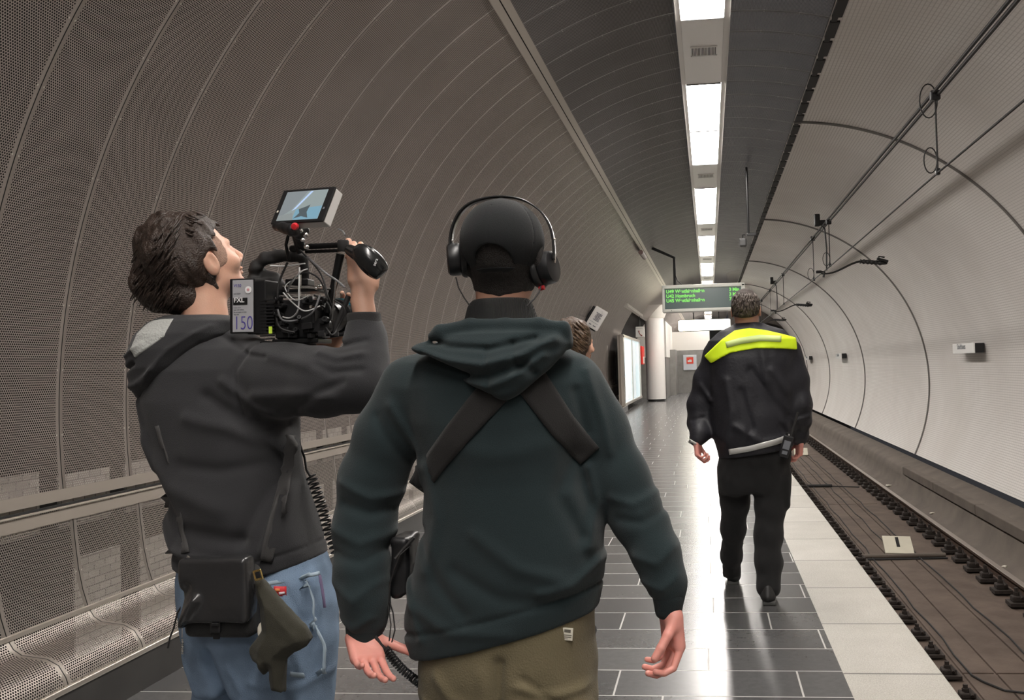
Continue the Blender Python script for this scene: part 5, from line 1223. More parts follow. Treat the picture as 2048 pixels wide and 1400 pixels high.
yk = [(1408, 712), (1444, 678), (1470, 660), (1500, 655), (1535, 660), (1596, 674), (1597, 699), (1560, 697), (1510, 697), (1460, 706), (1422, 727)]
def yoke3(P):
    a = jacket3(P) - .010; pl = [J3(x, y, -.15) for x, y in yk]; d = None
    for i in range(len(pl)):
        q, _ = seg2(P, pl[i], pl[(i + 1) % len(pl)]); d = q if d is None else np.minimum(d, q)
    ins = inside_poly(P[:, 0], P[:, 2], [(p[0], p[2]) for p in pl]); a = smax(a, np.where(ins, -d, d), .003); return smax(a, P[:, 1] - Y3 - .02, .003)
sculpt('shoulder_panel', yoke3, (J3(1396, 700)[0], Y3 - .3, J3(1500, 735)[2]), (J3(1612, 700)[0], Y3 + .06, J3(1500, 645)[2]), .006, m_neon, gd)
def rib3(name, pts, w, m, d, th=.004): 
    return ribbon(name, jacket3, J3, pts, w, s3, m, gd, d, 26, 3, th, -.5, .4)
rib3('reflective_band', [(1452, 690), (1480, 682), (1520, 676), (1562, 678)], 12, mat('grey_reflective_lettering_band', (.48, .60, .20), .6), .016)
rib3('reflective_hem', [(1458, 904), (1500, 897), (1550, 884), (1580, 873)], 11, m_refl, .010)
rib3('reflective_cuff', [(1378, 881), (1392, 889)], 7, m_refl, .010)
def collar(P): return smax(loft(P, secs([(638, 1464, 1529, .03, .092), (652, 1459, 1535, .02, .10)], Y3, s3), 2.0, .01), J3(1495, 655)[2] - P[:, 2], .005)
hc3 = J3(1492, 620, .02); HR3 = frame((.16, 1, .02), (0, 0, 1)); hf3 = head_fn(hc3, HR3, 1.05); hf3n = head_fn(hc3, HR3, 1.05, False)
def head3(P): return smin(hf3(P), rc(P, J3(1493, 640, .02), J3(1495, 670, .02), .066, .07), .03)
sculpt('body', head3, hc3 - A3(.13, .16, .22), hc3 + A3(.13, .18, .15), .005, m_skin_tan, gd)
def hair3(P):
    q = (P - hc3) @ HR3; a = hf3n(P) - .008 - .003 * noise(P, (60, 60, 60)); a = np.maximum(a, q[:, 0] - .035 - .4 * np.maximum(q[:, 2] - .03, 0) * 2)
    a = smax(a, -q[:, 2] - .030 - .25 * np.maximum(-q[:, 0], 0), .01); return smax(a, -np.minimum(ell(q, (-.004, .084, -.01), (.024, .022, .036)), ell(q, (-.004, -.084, -.01), (.024, .022, .036))), .004)
sculpt('hair', hair3, hc3 - A3(.13, .16, .1), hc3 + A3(.13, .16, .16), .004, m_hair3, gd)
add_locks(hair3, J3, Y3, (1464, 1520, 585, 628), 260, mat('grey_brown_hair_strands', (.12, .095, .08), .6, var=.5, vscale=40), gd, 6, lambda x, y: ((x - 1492) / 60, .9), .0032, (5, 10))
pt = J3(1394, 884, -.06); hn = hand_fn(pt, axes((.05, -.25, -.9), (-.9, .2, 0)), 1, (.7, .8, .9, .9), (1.2, 1.2, 1.2, 1.1), .02, (.5, .8, -.5), .3, 1.0)
sculpt('hand', lambda P: np.minimum(hn(P), rc(P, J3(1396, 862, -.03), pt, .034, .027)), pt - A3(.12, .15, .16), pt + A3(.13, .13, .14), .004, m_skin_red, gd)
pt = J3(1600, 880, .04); hn2 = hand_fn(pt, axes((-.08, .15, -.95), (.9, .2, 0)), -1, (.5, .55, .6, .7), (.9, .9, .9, .9), .02, (.5, .8, -.5), .3, 1.0)
sculpt('hand', lambda P: np.minimum(hn2(P), rc(P, J3(1602, 862, .02), pt, .034, .027)), pt - A3(.12, .15, .18), pt + A3(.13, .15, .14), .004, m_skin_red, gd)
tr3 = secs([(888, 1442, 1582, 0, .14), (920, 1437, 1580, 0, .15), (955, 1438, 1576, 0, .15), (985, 1442, 1574, 0, .135)], Y3, s3)
ll = [(J3(1470, 950, .02), 32 * s3), (J3(1470, 1000, .06), 28 * s3), (J3(1466, 1060, .10), 24 * s3), (J3(1462, 1110, .20), 21 * s3), (WN(1464, 1148, 5.92), 19 * s3)]
lr_ = [(J3(1541, 950, -.02), 33 * s3), (J3(1541, 1010, -.04), 29 * s3), (J3(1538, 1070, -.08), 25 * s3), (J3(1537, 1125, -.12), 24 * s3), (WN(1537, 1172, 5.44), 23 * s3)]
def trou3(P):
    a = smin(loft(P, tr3, 2.4), smin(chain(P, ll, .04), chain(P, lr_, .04), .012), .04)
    a = a - .008 * noise(P, (8, 8, 6), 51) - .005 * noise(P, (22, 22, 18), 53)
    a = smin(a, rbox(P, J3(1567, 985, -.03), (.035, .06, .09), .02), .03)
    return smax(a, .04 - P[:, 2], .004)
sculpt('trousers', trou3, (J3(1425, 700)[0], Y3 - .34, 0), (J3(1600, 700)[0], Y3 + .50, J3(1500, 880)[2]), .0085, m_blk, gd)
m_sole = mat('grey_shoe_sole', (.10, .10, .095), .6)
for (x, y, Y, yaw) in ((1466, 1160, 5.96, -.1), (1537, 1200, 5.46, .1)):
    c = WN(x, y, Y); c[2] = 0.0; c[1] = Y
    sculpt('shoe', lambda P: shoe(P, c, yaw, 0, .15), c - A3(.14, .22, .02), c + A3(.14, .28, .17), .006, m_shoe, gd)
    mb = MB(); mb.box((c[0], c[1] - .06, .012), (.075, .06, .022), None, .006); mb.build('heel', m_sole, gd)
wt = empty('handheld_radio', tuple(J3(1578, 890, -.17)), 'black handheld radio with antenna clipped to the right hip of the guard', 'radio')
ax_ = Matrix.Rotation(.30, 3, 'Y'); c = Vector(J3(1572, 893, -.20)); mb = MB(); mb.box(c, (.056, .035, .13), ax_, .008); mb.build('casing', m_black, wt)
mb = MB(); mb.tube([c + ax_ @ Vector((.012, 0, .06)), c + ax_ @ Vector((.012, 0, .21))], [.009, .006], 10); mb.build('antenna', m_rubber, wt)
mb = MB(); mb.box(c + ax_ @ Vector((0, -.019, .01)), (.038, .004, .05), ax_); mb.box(c + ax_ @ Vector((0, -.019, -.035)), (.03, .004, .02), ax_); mb.build('speaker_grille', m_gp, wt)
mb = MB(); mb.lathe([(.001, 0), (.009, 0), (.009, .016), (.001, .016)], c + ax_ @ Vector((-.014, 0, .064)), ax_, 12); mb.build('volume_knob', m_black, wt)

# ================================================================== PERSON HIDDEN BEHIND THE RECORDIST
Y4 = 4.7; s4 = Y4 / 1836
def J4(px, py, dy=0.0): return WN(px, py, Y4 + dy)
wm = empty('person', (float(J4(1140, 900)[0]), Y4, 0), 'person with light brown hair, mostly hidden behind the shoulder of the person in green', 'person')
hc4 = J4(1150, 685, 0); HR4 = frame((.80, .60, -.12), (0, 0, 1)); hf4 = head_fn(hc4, HR4, .98)
sculpt('body', lambda P: smin(hf4(P), rc(P, J4(1146, 700), J4(1140, 760), .048, .056), .03), hc4 - A3(.15, .15, .25), hc4 + A3(.15, .15, .14), .005, m_skin, wm)
m_hair4 = mat('light_brown_hair', (.085, .050, .030), .4, bump=.8, bscale=220, var=.5, vscale=70)
def hair4(P):
    q = (P - hc4) @ HR4; a = ell(q, (-.022, 0, .026), (.106, .090, .100)); a = smin(a, ell(q, (-.05, 0, -.06), (.07, .078, .09)), .03)
    a = smin(a, smax(hf4(P) - .012, np.maximum(q[:, 0] - .05, -.09 - q[:, 2]), .01), .01); a = smax(a, -ell(q, (.105, 0, -.03), (.055, .08, .085)), .012)
    return a - .008 * noise(q, (26, 44, 14), 3) - .005 * noise(q, (80, 90, 26), 5)
sculpt('hair', hair4, hc4 - A3(.17, .16, .19), hc4 + A3(.16, .16, .16), .0042, m_hair4, wm)
add_locks(hair4, J4, Y4, (1118, 1176, 642, 700), 160, mat('brown_hair_strands', (.11, .068, .040), .4, var=.5, vscale=40), wm, 4, lambda x, y: ((.75, .65) if x > 1145 else (-.3, .95)), .0055, (12, 26))
coat4 = secs([(715, 1115, 1165, 0, .08), (735, 1085, 1190, 0, .11), (790, 1082, 1190, 0, .13), (900, 1090, 1182, 0, .14), (1010, 1086, 1186, 0, .15)], Y4, s4)
m_coat = cloth('dark_coat_fabric', (.03, .03, .035)); m_bagw = mat('white_tote_fabric', (.80, .80, .80), .7)
sculpt('coat', lambda P: smin(loft(P, coat4, 2.3), smin(chain(P, [(J4(1092, 755), .055), (J4(1086, 850, .02), .05), (J4(1090, 930), .04)], .02), chain(P, [(J4(1178, 755), .055), (J4(1180, 850), .05), (J4(1170, 930), .04)], .02), .01), .03) - .004 * noise(P, (15, 15, 12)),
       (J4(1050, 700)[0], Y4 - .25, J4(1140, 1030)[2]), (J4(1215, 700)[0], Y4 + .25, J4(1140, 700)[2]), .008, m_coat, wm)
sculpt('trousers', lambda P: np.minimum(chain(P, [(J4(1115, 1000), .085), (A3(J4(1115, 1000)[0], Y4 + .1, .1), .06)], .01), chain(P, [(J4(1158, 1000), .085), (A3(J4(1158, 1000)[0], Y4 - .1, .1), .06)], .01)), (J4(1060, 700)[0], Y4 - .25, .03), (J4(1215, 700)[0], Y4 + .25, J4(1140, 960)[2]), .009, m_blk, wm)
for (px, py, dy, sd) in ((1090, 935, 0, 1), (1168, 925, -.13, -1)):
    pt = J4(px, py, dy); hf_ = hand_fn(pt, axes((0, -.1, -1), (-.9 * sd, -.1, 0)), sd, (.5, .6, .7, .8), (1, 1, 1, 1), .02, (.5, .8, -.5), .3, .9)
    sculpt('hand', lambda P: np.minimum(hf_(P), rc(P, J4(px + 2, py - 40, dy * .4), pt, .04, .024)), pt - A3(.12, .14, .2), pt + A3(.12, .16, .12), .005, m_skin, wm)
for dx, dy in ((1115, .1), (1158, -.1)):
    c = J4(dx, 1000); c[2] = 0; c[1] = Y4 + dy; sculpt('shoe', lambda P: shoe(P, c, .3), c - A3(.14, .22, .02), c + A3(.16, .25, .17), .008, m_shoe, wm)
tb = empty('tote_bag', tuple(J4(1162, 935, -.2)), 'bright white bag glimpsed under the right arm of the person in green', 'bag')
sculpt('tote', lambda P: rbox(P, J4(1164, 940, -.22), (.060, .03, .095), .02) - .004 * noise(P, (25, 25, 25)), J4(1164, 940, -.22) - A3(.09, .07, .13), J4(1164, 940, -.22) + A3(.09, .07, .13), .006, m_bagw, tb)
# ================================================================== THINGS IN THE STATION
def T(name, loc, label, cat, group=None): return empty(name, tuple(loc), label, cat, group)
m_rail = mat('rusty_rail_side', (.075, .045, .032), .7, .3, var=.4, vscale=20); m_head = mat('worn_rail_head', (.38, .33, .29), .35, .8)
m_iron = mat('rusty_iron', (.030, .022, .018), .8, .1, bump=.4, bscale=60, var=.5, vscale=20)
# rails
def rail(x, name_label):
    t = T('rail', (x, 5, -1.13), name_label, 'rail')
    pr = [(-.07, 0), (.07, 0), (.07, .012), (.012, .03), (.010, .105), (.034, .118), (.034, .140), (-.034, .140), (-.034, .118), (-.010, .105), (-.012, .03), (-.07, .012)]
    mb = MB(); n = len(pr); vs = [(x + a, y, -1.13 + b) for y in (YL, 108) for a, b in pr]; mb.add(vs, [(i, (i + 1) % n, n + (i + 1) % n, n + i) for i in range(n)]); mb.build('web', m_rail, t)
    mb = MB(); mb.b2(x - .035, x + .035, YL, 108, -.990, -.980, .003); mb.build('running_surface', m_head, t)
rail(3.17, 'worn steel running rail nearest the white tiled wall'); rail(1.62, 'running rail partly hidden below the platform edge')
# rail fasteners
f0 = T('rail_fastener', (0, 0, 0), 'fastener', 'rail fastener', 'rail fasteners')
mb = MB(); mb.box((0, 0, .015), (.17, .17, .03), None, .004); mb.build('base_plate', m_iron, f0)
mb = MB(); mb.box((0, 0, .05), (.11, .10, .045), None, .012); mb.tube([(.02, -.07, .06), (.02, .0, .09), (.02, .07, .06)], .013, 8); mb.build('clip', m_iron, f0)
mb = MB(); mb.lathe([(.001, .13), (.018, .13), (.018, .10), (.026, .10), (.026, .075), (.001, .075)], (-.01, 0, 0), None, 6); mb.build('bolt', m_iron, f0)
first = True; n = 0
ON = 'first second third fourth fifth sixth seventh eighth ninth tenth eleventh twelfth thirteenth fourteenth fifteenth sixteenth seventeenth eighteenth nineteenth twentieth'.split()
def fl_(k, k0, s):
    i = k - k0
    if i < 0: return s + ', outside the picture corner'
    return s + (', ' + ON[i] + ' from the viewer' if i < 20 else ', in the distance')
def fast(x, y, g, lab):
    global first
    o = f0 if first else copy_tree(f0); first = False; o.location = (x, y, -1.112); o.scale = (1.1, 1.1, 1.35) if x > 2 else (1, 1, .9); o['group'] = g; o['label'] = lab; return o
for k in range(-4, 78):
    fast(3.01, 9.638 + k * .523, 'rail fasteners beside the far rail', fl_(k, -1, 'rusty fastener along the wall-side rail'))
for k in range(-3, 30):
    fast(1.80, 7.506 + k * .523, 'rail fasteners beside the near rail', fl_(k, -1, 'rusty fastener just below the platform edge'))
# number plates between the rails
m_pl = mat('cream_number_plate', (.55, .52, .42), .6, var=.1)
for (x, y, lab, dark) in ((2.36, 12.25, 'square cream plate reading 1 lying tilted on the track bed', '1'), (2.37, 25.0, 'distant cream number plate on the track bed beside the guard', '2')):
    t = T('number_plate', (x, y, -1.10), lab, 'sign'); Rm = Matrix.Rotation(math.radians(24), 3, 'X') @ Matrix.Rotation(-.06, 3, 'Z')
    mb = MB(); mb.box((x, y, -1.015), (.36, .38, .02), Rm, .003); mb.build('plate', m_pl, t); mb = MB(); mb.box((x, y + .10, -1.075), (.30, .05, .12)); mb.build('stand', m_iron, t)
    text('digit', dark, Vector((x, y, -1.015)) + Rm @ Vector((-.075, -.11, .012)), .30, m_black, t, Rm, .001, bold=.006)
# cross pipe and cables on the track bed
t = T('cable_duct', (2.35, 11.98, -1.09), 'thin grey pipe lying across the track bed beside the plate reading 1', 'pipe'); mb = MB(); mb.tube([(1.84, 11.9, -1.085), (2.88, 11.96, -1.085)], .028, 10); mb.build('pipe', m_concrete, t)
mb = MB(); mb.tube([(1.84, 11.78, -1.10), (2.88, 11.84, -1.10)], .012, 8); mb.build('sleeve', m_rubber, t)
t = T('cable_duct', (2.2, 19.3, -1.09), 'black pipe across the track bed behind the legs of the guard', 'pipe'); mb = MB(); mb.tube([(1.85, 18.6, -1.08), (2.35, 18.6, -1.08)], .03, 10); mb.tube([(2.35, 18.6, -1.09), (2.85, 18.4, -1.09)], .012, 8); mb.build('pipe', m_rubber, t)
t = T('track_cable', (2.3, 8.0, -1.09), 'thin black cable loop lying on the slabs in the track foreground', 'cable')
mb = MB()
wv = lambda x, y: (x + .012 * math.sin(y * 3.1) + .008 * math.sin(y * 7.7), y, -1.102)
mb.tube([wv(1.98, 30 - i * .5) for i in range(46)] + [(2.02, 7.35, -1.10), (2.12, 7.16, -1.10), (2.35, 7.08, -1.10), (2.52, 7.10, -1.10), (2.575, 7.25, -1.10)] + [wv(2.56, 7.5 + i * .5) for i in range(60)], .0085, 6); mb.build('cable', m_rubber, t, smooth=True)
t = T('track_cable', (2.2, 8.0, -1.09), 'thin cable running lengthwise between the slabs of the track bed', 'cable'); mb = MB(); mb.tube([wv(2.30, 12.3 + i * .5) for i in range(60)], .008, 6); mb.build('cable', m_rubber, t)
# litter
for i, (x, y, z, r) in enumerate(((3.48, 15.2, -1.09, .05), (3.42, 11.4, -1.11, .035), (3.45, 18.6, -1.09, .06))):
    o = sculpt('paper_scrap', lambda P: ell(P, (x, y, z), (r, r * .6, .016)) - .012 * noise(P, (40, 40, 40), i), (x - r * 2, y - r * 2, z - .05), (x + r * 2, y + r * 2, z + .05), .008, m_lab, None)
    tag(o, ['small white paper scrap beside the far rail, middle one', 'white paper scrap beside the far rail, nearest the viewer', 'white paper scrap at the end of the raised kerb, farthest'][i], 'litter')
# ---- overhead line
m_wire = mat('dark_overhead_wire', (.022, .020, .020), .6, .4)
t = T('feeder_cable', (2.1, 10, 3.85), 'pair of thick dark cables running under the right vault of the tunnel', 'cable')
for dx, dz in ((-.016, .0), (.020, -.025)):
    mb = MB(); mb.tube([(2.10 + dx, YL, 3.80 + dz), (2.10 + dx, 8.46, 3.785 + dz), (2.10 + dx, 16.4, 3.80 + dz), (2.10 + dx, 44, 3.84 + dz)], .016, 8); mb.build('cable', m_wire, t)
t = T('contact_wire', (2.1, 10, 3.0), 'thin overhead contact wire strung above the track', 'wire'); mb = MB(); mb.tube([(2.1, YL, 3.08), (2.1, 8.5, 3.06), (2.1, 16, 3.0), (2.1, 60, 2.98)], .010, 8); mb.build('wire', m_wire, t)
def loop(c, r, m, par, h=1.0):
    mb = MB(); mb.tube([(c[0] - .06 + .06 * math.cos(a) * r * 8, c[1], c[2] + .12 * r * 8 * h * (1 + math.sin(a))) for a in [i * math.pi / 10 - math.pi / 2 for i in range(21)]], .006, 6); return mb.build('slack_loop', m, par)
for i, (y, top, bot) in enumerate(((8.5, 3.76, 3.06), (15.9, 3.76, 3.01), (18.3, 3.80, 2.99), (25.6, 3.80, 2.99), (31, 3.80, 2.98), (36, 3.8, 2.98))):
    t = T('dropper', (2.1, y, bot), ['vertical dropper wire with slack loops nearest the viewer, at the right vault', 'second vertical dropper, just in front of the black bracket arm', 'third vertical dropper, beyond the black bracket arm', 'fourth vertical dropper above the guard', 'distant dropper wire above the far track, nearer one', 'farthest dropper wire above the track'][i], 'dropper')
    mb = MB(); mb.tube([(2.1, y, bot), (2.1, y, top)], .0085, 6); mb.build('wire', m_wire, t)
    mb = MB(); mb.box((2.1, y, top), (.09, .06, .09), None, .015); mb.build('clamp', m_black, t); mb = MB(); mb.box((2.1, y, bot + .01), (.04, .05, .06), None, .01); mb.build('clip', m_black, t)
    if i < 3: loop((2.1, y, bot), .12, m_wire, t); 
    if i == 0: loop((2.1, y, top - .20), .16, m_wire, t)
m_ins = mat('black_insulator', (.008, .008, .008), .4)
def cant(y, lab, k=1.0):
    t = T('contact_wire_bracket', (2.1, y, 3.1), lab, 'bracket')
    P0, P1 = Vector((2.03, y, 2.98)), Vector((3.02, y, 3.13)); pts = []
    for i in range(17):
        u = i / 16; p = P0.lerp(P1, u); p.z += .055 * math.sin((u - .42) * math.pi * 1.9) ; pts.append(p)
    mb = MB(); mb.tube(pts, [.014 + .010 * u / 16 for u in range(17)], 10); mb.build('arm', m_ins, t, smooth=True)
    mb = MB(); pr = []
    for i in range(14): pr.append(((.030 if i % 2 else .045) * (1 if i < 12 else .6), i * .035))
    d = (pts[-1] - pts[-5]).normalized(); mb.lathe([(.001, 0)] + pr + [(.001, .48)], pts[-6], Vector((0, 0, 1)).rotation_difference(d).to_matrix(), 16); mb.build('insulator', m_ins, t, smooth=True)
    mb = MB(); mb.box(pts[-1] + Vector((.08, 0, .03)), (.20, .07, .05), (0, .3, 0), .01); mb.tube([pts[-1] + Vector((.04, 0, 0)), pts[-1] + Vector((.02, 0, .10)), pts[-1] + Vector((.12, 0, .08))], .016, 8); mb.build('wall_fitting', m_ins, t)
    mb = MB(); mb.tube([P0, P0 + Vector((.06, 0, .0)), P0 + Vector((.04, 0, -.10))], .02, 8); mb.box(P0 + Vector((-.04, 0, 0)), (.10, .05, .05), None, .01); mb.build('wire_clip', m_ins, t)
    mb = MB(); mb.tube([(2.13, y, 3.0), (2.14, y, 3.4), (2.12, y, 3.74), (2.05, y, 3.84)], .014, 8); mb.build('hanger', m_ins, t)
    mb = MB(); mb.box((1.99, y, 3.90), (.10, .10, .22), None, .02); mb.box((2.06, y, 3.85), (.16, .08, .10), None, .02); mb.build('vault_anchor', m_ins, t)
cant(16.6, 'black wavy bracket arm with insulator holding the contact wire, nearest the viewer'); cant(28.5, 'second black bracket arm, small, above the right shoulder of the guard'); cant(38.0, 'farthest tiny black bracket arm above the track')
# ---- station name plates on the tiled wall
def nameplate(y, lab):
    a = math.asin(min(1, (RC[1] - 1.53) / -RR)) if False else None
    z = 1.53; x = RC[0] + math.sqrt(RR * RR - (z - RC[1]) ** 2)
    t = T('station_name_plate', (x, y, z), lab, 'sign', 'station name plates on the tiled wall')
    mb = MB(); mb.b2(x - .16, x - .02, y - .62, y + .62, z - .075, z + .075, .006); mb.build('housing', m_black, t)
    mb = MB(); mb.b2(x - .175, x - .155, y - .62, y + .62, z - .080, z + .080, .003); mb.build('face', mat('white_sign_face', (.80, .80, .78), .25), t)
    mb = MB(); mb.b2(x - .04, x + .01, y - .3, y - .2, z - .04, z + .04); mb.b2(x - .04, x + .01, y + .2, y + .3, z - .04, z + .04); mb.build('wall_mount', m_black, t)
    text('lettering', 'Stadthaus', (x - .177, y + .34, z - .035), .13, m_gp, t, Matrix.Rotation(-math.pi / 2, 3, 'Z') @ Matrix.Rotation(math.pi / 2, 3, 'X'), .001)
nameplate(15.3, 'white station name plate with dark edge on the tiled wall, nearest the viewer'); nameplate(29.6, 'middle station name plate on the tiled wall, small'); nameplate(39.0, 'farthest station name plate on the tiled wall, beside the guard')
# ---- departure board
B = W(1324, 572, 21); t = T('departure_board', (-.13, 21, 2.6), 'hanging departure board with green dot text in a pale grey frame', 'display')
x0, x1, z0, z1 = -1.015, .86, 2.60, 3.22
mb = MB()
mb.b2(x0, x1, 20.9, 21.25, z0, z0 + .075, .02); mb.b2(x0, x1, 20.9, 21.25, z1 - .085, z1, .02); mb.b2(x0, x0 + .055, 20.9, 21.25, z0 + .02, z1 - .02, .015); mb.b2(x1 - .085, x1, 20.9, 21.25, z0 + .02, z1 - .02, .015); mb.b2(x0 + .02, x1 - .02, 21.1, 21.24, z0 + .02, z1 - .02)
mb.build('frame', mat('pale_board_frame', (.62, .62, .57), .4), t)
mb = MB(); mb.b2(x0 + .055, x1 - .085, 20.95, 20.98, z0 + .075, z1 - .085); mb.build('screen', mat('board_glass', (.05, .065, .062), .22, emit=(.10, .15, .14), estr=.12), t)
m_grn = mat('green_dots', (.02, .1, .01), .5, emit=(.22, .75, .12), estr=.40)
for i, (l, d, n_) in enumerate((('U49', 'Westfalenhallen', '3 Min'), ('U42', 'Hombruch', '3 Min'), ('U45', 'Westfalenhallen', '7 Min'))):
    zz = z1 - .085 - .115 - i * .105
    text('line_number', l, (x0 + .09, 20.945, zz), .105, m_grn, t, (math.pi / 2, 0, 0), .001, sx=1.0, bold=.004); text('destination', d, (x0 + .30, 20.945, zz), .105, m_grn, t, (math.pi / 2, 0, 0), .001, sx=.98, bold=.004)
    text('minutes', n_, (x1 - .13, 20.945, zz), .105, m_grn, t, (math.pi / 2, 0, 0), .001, ax='RIGHT', sx=.95, bold=.004)
mb = MB(); mb.tube([(-.72, 21.05, 3.2), (-.72, 21.05, 3.86), (-1.22, 21.05, 4.1)], .035, 10); mb.build('hanger', m_dark, t)
mb = MB(); mb.tube([(-.70, 21.0, 3.45), (-.66, 21.0, 3.32), (-.56, 21.0, 3.24)], .010, 8); mb.build('cord', m_rubber, t)
mb = MB(); mb.b2(x0 + .20, x0 + .215, 20.885, 20.9, z0 + .03, z0 + .045); mb.build('lock', m_black, t)
t = T('ceiling_loudspeaker', (-1.35, 21, 3.95), 'short dark tubular fitting on the ceiling rib, left of the departure board hanger', 'fitting'); mb = MB(); mb.tube([(-1.42, 21.4, 3.93), (-1.36, 19.3, 3.80)], .05, 12); mb.build('tube', mat('dark_red_brown_fitting', (.07, .04, .035), .5), t)
# ---- lit direction sign
t = T('lit_direction_sign', (-.13, 33, 2.62), 'glowing white illuminated direction sign with arrows below the departure board', 'sign')
mb = MB(); mb.b2(-1.05, .80, 32.95, 33.2, 2.615, 2.99, .05); mb.build('light_box', mat('lit_sign_face', (.9, .9, .85), .4, emit=(1, .95, .72), estr=3.2), t)
mb = MB(); mb.b2(-1.06, .81, 33.0, 33.18, 2.985, 3.01, .004); mb.build('top_cover', m_black, t)
for s_, xx in ((-1, -.93), (1, .55)):
    mb = MB(); mb.tube([(xx, 32.94, 2.80), (xx + .13, 32.94, 2.83)], .008, 6); mb.tube([(xx + .05, 32.94, 2.76), (xx if s_ < 0 else xx + .13, 32.94, 2.80), (xx + .06, 32.94, 2.85)], .008, 6); mb.build('arrow', m_gp, t)
mb = MB(); mb.tube([(-.5, 33.08, 3.0), (-.5, 33.08, 4.3)], .02, 8); mb.tube([(.4, 33.08, 3.0), (.4, 33.08, 4.3)], .02, 8); mb.build('hanger', m_dark, t)
# ---- notice on the left wall
z = 2.30; x = -2.50
yS = 20.5; cS = WN(1192, 637, yS); t = T('wall_notice_board', tuple(cS), 'small white framed notice projecting from the perforated wall, beside the brown-haired head', 'sign')
an = math.atan2(W(1206, 616, yS).x - W(1182, 656, yS).x, W(1206, 616, yS).z - W(1182, 656, yS).z)
Rm = Matrix.Rotation(an, 3, 'Y'); c = Vector(cS)
mb = MB(); mb.box(c + Vector((-.045, .05, .0)), (.34, .10, .50), Rm, .03); mb.build('backing', m_black, t)
mb = MB(); mb.box(c + Vector((.02, -.01, 0)), (.31, .03, .50), Rm, .03); mb.build('face', m_white, t)
mb = MB()
for k in range(7): mb.box(c + Rm @ Vector((.02 + .012 * (k % 2), -.03, .13 - k * .028)), (.15 - .02 * (k % 3), .004, .016), Rm)
mb.box(c + Rm @ Vector((.0, -.03, -.10)), (.22, .004, .006), Rm); mb.box(c + Rm @ Vector((-.05, -.03, -.17)), (.06, .004, .02), Rm); mb.box(c + Rm @ Vector((.06, -.03, -.17)), (.07, .004, .02), Rm); mb.build('printed_lines', m_gp, t)
mb = MB(); mb.tube([c + Vector((-.04, .1, 0)), c + Vector((-.5, .2, .15))], .03, 8); mb.build('wall_arm', m_black, t)
# ---- display cases set in the left wall line
m_glass = mat('pale_backlit_poster', (.5, .55, .56), .15, emit=(.62, .80, .86), estr=.26)
t = T('display_case', (-2.55, 30, .25), 'tall glazed display case with pale backlit posters set in the left wall', 'display case')
mb = MB(); mb.b2(-2.62, -2.52, 27.2, 27.5, .25, 2.33); mb.b2(-2.62, -2.52, 33.9, 34.1, .25, 2.33); mb.b2(-2.62, -2.52, 27.2, 34.1, 2.28, 2.36); mb.b2(-2.62, -2.50, 27.2, 34.1, .22, .30); mb.b2(-2.60, -2.54, 30.6, 30.75, .3, 2.3); mb.build('frame', m_steel, t)
mb = MB(); mb.b2(-2.60, -2.57, 27.5, 33.9, .30, 2.28); mb.build('poster_panel', m_glass, t); mb = MB(); mb.b2(-2.70, -2.602, 27.25, 34.05, .22, 2.34); mb.build('back_panel', m_flat, t)
for (a, b, zz0, zz1, cc) in ((28.2, 30.2, .35, 2.2, (.75, .80, .82)), (31.1, 32.0, .35, 2.2, (.62, .68, .70)), (28.0, 28.5, .35, 1.1, (.8, .8, .78))):
    mb = MB(); mb.b2(-2.568, -2.560, a, b, zz0, zz1); mb.build('poster', mat('poster_paper', cc, .3, emit=cc, estr=.22), t)
t = T('red_vending_box', (-2.5, 34.6, 1.2), 'small bright red box on the wall between display case and white column', 'box'); mb = MB(); mb.b2(-2.62, -2.46, 34.3, 35.3, 1.45, 2.15, .04); mb.build('housing', mat('signal_red_enamel', (.75, .03, .02), .35), t)
mb = MB(); mb.b2(-2.46, -2.45, 34.5, 35.1, 1.5, 1.75); mb.build('slot_panel', m_white, t)
t = T('column', (-2.1, 36, 0), 'round white column with dark foot standing on the platform', 'column')
mb = MB(); mb.lathe([(.01, .09), (.375, .09), (.375, 3.25), (.01, 3.25)], (-2.09, 36.0, 0), None, 40); mb.build('shaft', mat('off_white_column', (.78, .745, .725), .45), t, smooth=True)
mb = MB(); mb.lathe([(.01, .0), (.34, .0), (.34, .09), (.01, .09)], (-2.09, 36.0, 0), None, 40); mb.build('foot', m_black, t)
mb = MB(); mb.lathe([(.01, 3.25), (.40, 3.25), (.62, 3.75), (.01, 3.75)], (-2.09, 36.0, 0), None, 40); mb.build('capital', m_plaster, t, smooth=True)
t = T('telephone_sign', tuple(W(1280, 664, 34.5)), 'white sign with a dark red telephone receiver beside the white column', 'sign'); c = W(1280, 664, 34.5)
mb = MB(); mb.box(c, (.34, .05, .40), None, .02); mb.build('panel', m_white, t)
mb = MB(); cx_, cz_ = c.x + .02, c.z - .04; mb.tube([(cx_ - .06, c.y - .03, cz_ + .09), (cx_ - .05, c.y - .03, cz_ + .02), (cx_ - .01, c.y - .03, cz_ - .06), (cx_ + .06, c.y - .03, cz_ - .10)], [.022, .010, .010, .022], 8); mb.build('receiver', mat('dark_red_print', (.28, .03, .02), .5), t)
text('lettering', 'Information', (c.x - .14, c.y - .027, c.z + .12), .05, m_gp, t, (math.pi / 2, 0, 0), .001)
mb = MB(); mb.tube([(c.x, c.y, c.z + .2), (c.x, c.y, c.z + .6)], .015, 6); mb.build('hanger', m_black, t)
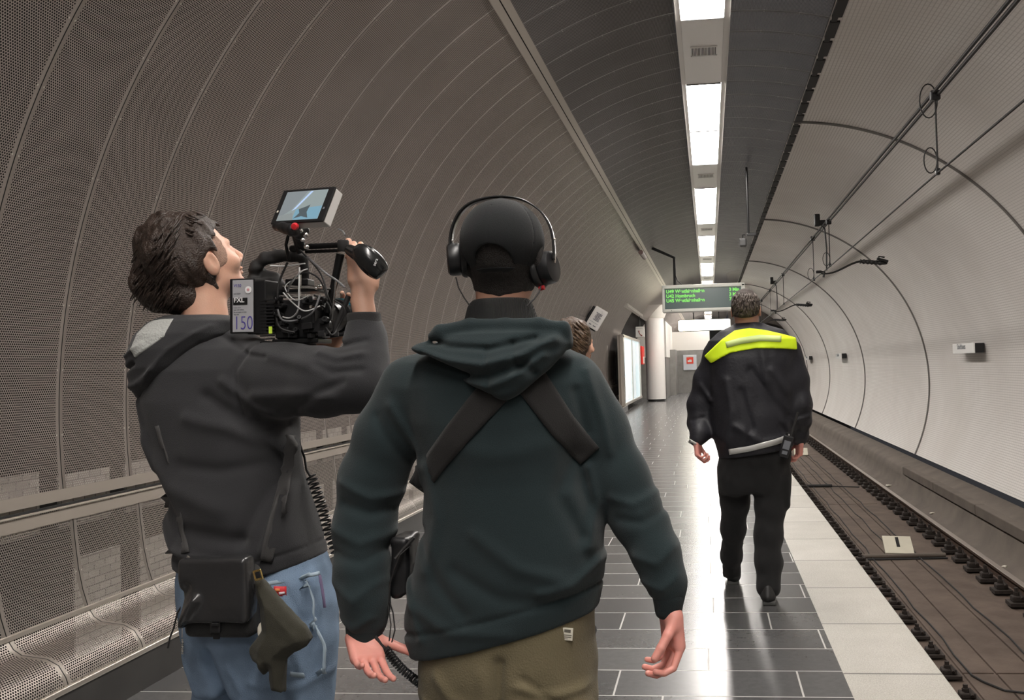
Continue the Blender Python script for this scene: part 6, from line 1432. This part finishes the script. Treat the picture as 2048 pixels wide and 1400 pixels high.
t = T('poster', tuple(W(1380, 725, 45.9)), 'pale grey poster with a red square emblem on the stone end wall', 'poster'); c = W(1380, 725, 45.9)
mb = MB(); mb.box(c, (.66, .03, .76)); mb.build('sheet', mat('pale_blue_grey_paper', (.62, .65, .70), .5), t)
c2 = c + Vector((.0, -.02, .12)); mb = MB(); mb.box(c2 + Vector((0, 0, -.02)), (.34, .02, .32)); mb.build('red_square', mat('poster_red', (.78, .06, .03), .5), t); mb = MB(); mb.box(c2 + Vector((-.01, -.012, -.05)), (.20, .01, .09)); mb.box(c2 + Vector((.02, -.012, .0)), (.12, .01, .05)); mb.box(c2 + Vector((.02, -.012, .20)), (.36, .01, .06)); mb.build('emblem', m_white, t)
# ---- small camera on a drop rod under the ceiling edge
t = T('surveillance_camera', (.62, 14, 3.25), 'small dark camera on a thin drop rod beside the ceiling edge', 'camera')
mb = MB(); mb.tube([(.655, 14, 4.36), (.655, 14, 3.34)], .018, 8); mb.build('drop_rod', m_black, t); mb = MB(); mb.box((.70, 14, 3.34), (.14, .05, .04), None, .008); mb.build('crossbar', m_black, t)
mb = MB(); mb.box((.565, 14.0, 3.22), (.11, .14, .13), None, .025); mb.build('housing', m_gpd, t); mb = MB(); mb.tube([(.60, 14, 3.34), (.57, 14, 3.34), (.56, 14, 3.26)], .012, 8); mb.build('mount', m_black, t)
t = T('bracket_box', (.95, 21, 3.7), 'small dark switch box beside the ceiling edge, beyond the drop-rod camera', 'box')
bpy.data.objects.remove(t)
# ---- things deeper in the running tunnel
t = T('tunnel_signal', (3.95, 43, 2.2), 'tiny red signal lamp deep in the tunnel, right of the guard', 'signal'); mb = MB(); mb.b2(3.75, 3.9, 43, 43.1, 1.95, 2.15); mb.build('housing', m_black, t); mb = MB(); mb.lathe([(.001, 0), (.04, 0), (.04, .02), (.001, .02)], (3.82, 42.99, 2.05), (math.pi / 2, 0, 0), 12); mb.build('red_lens', mat('red_signal', (.6, .02, .02), .3, emit=(1, .08, .06), estr=2.0), t)
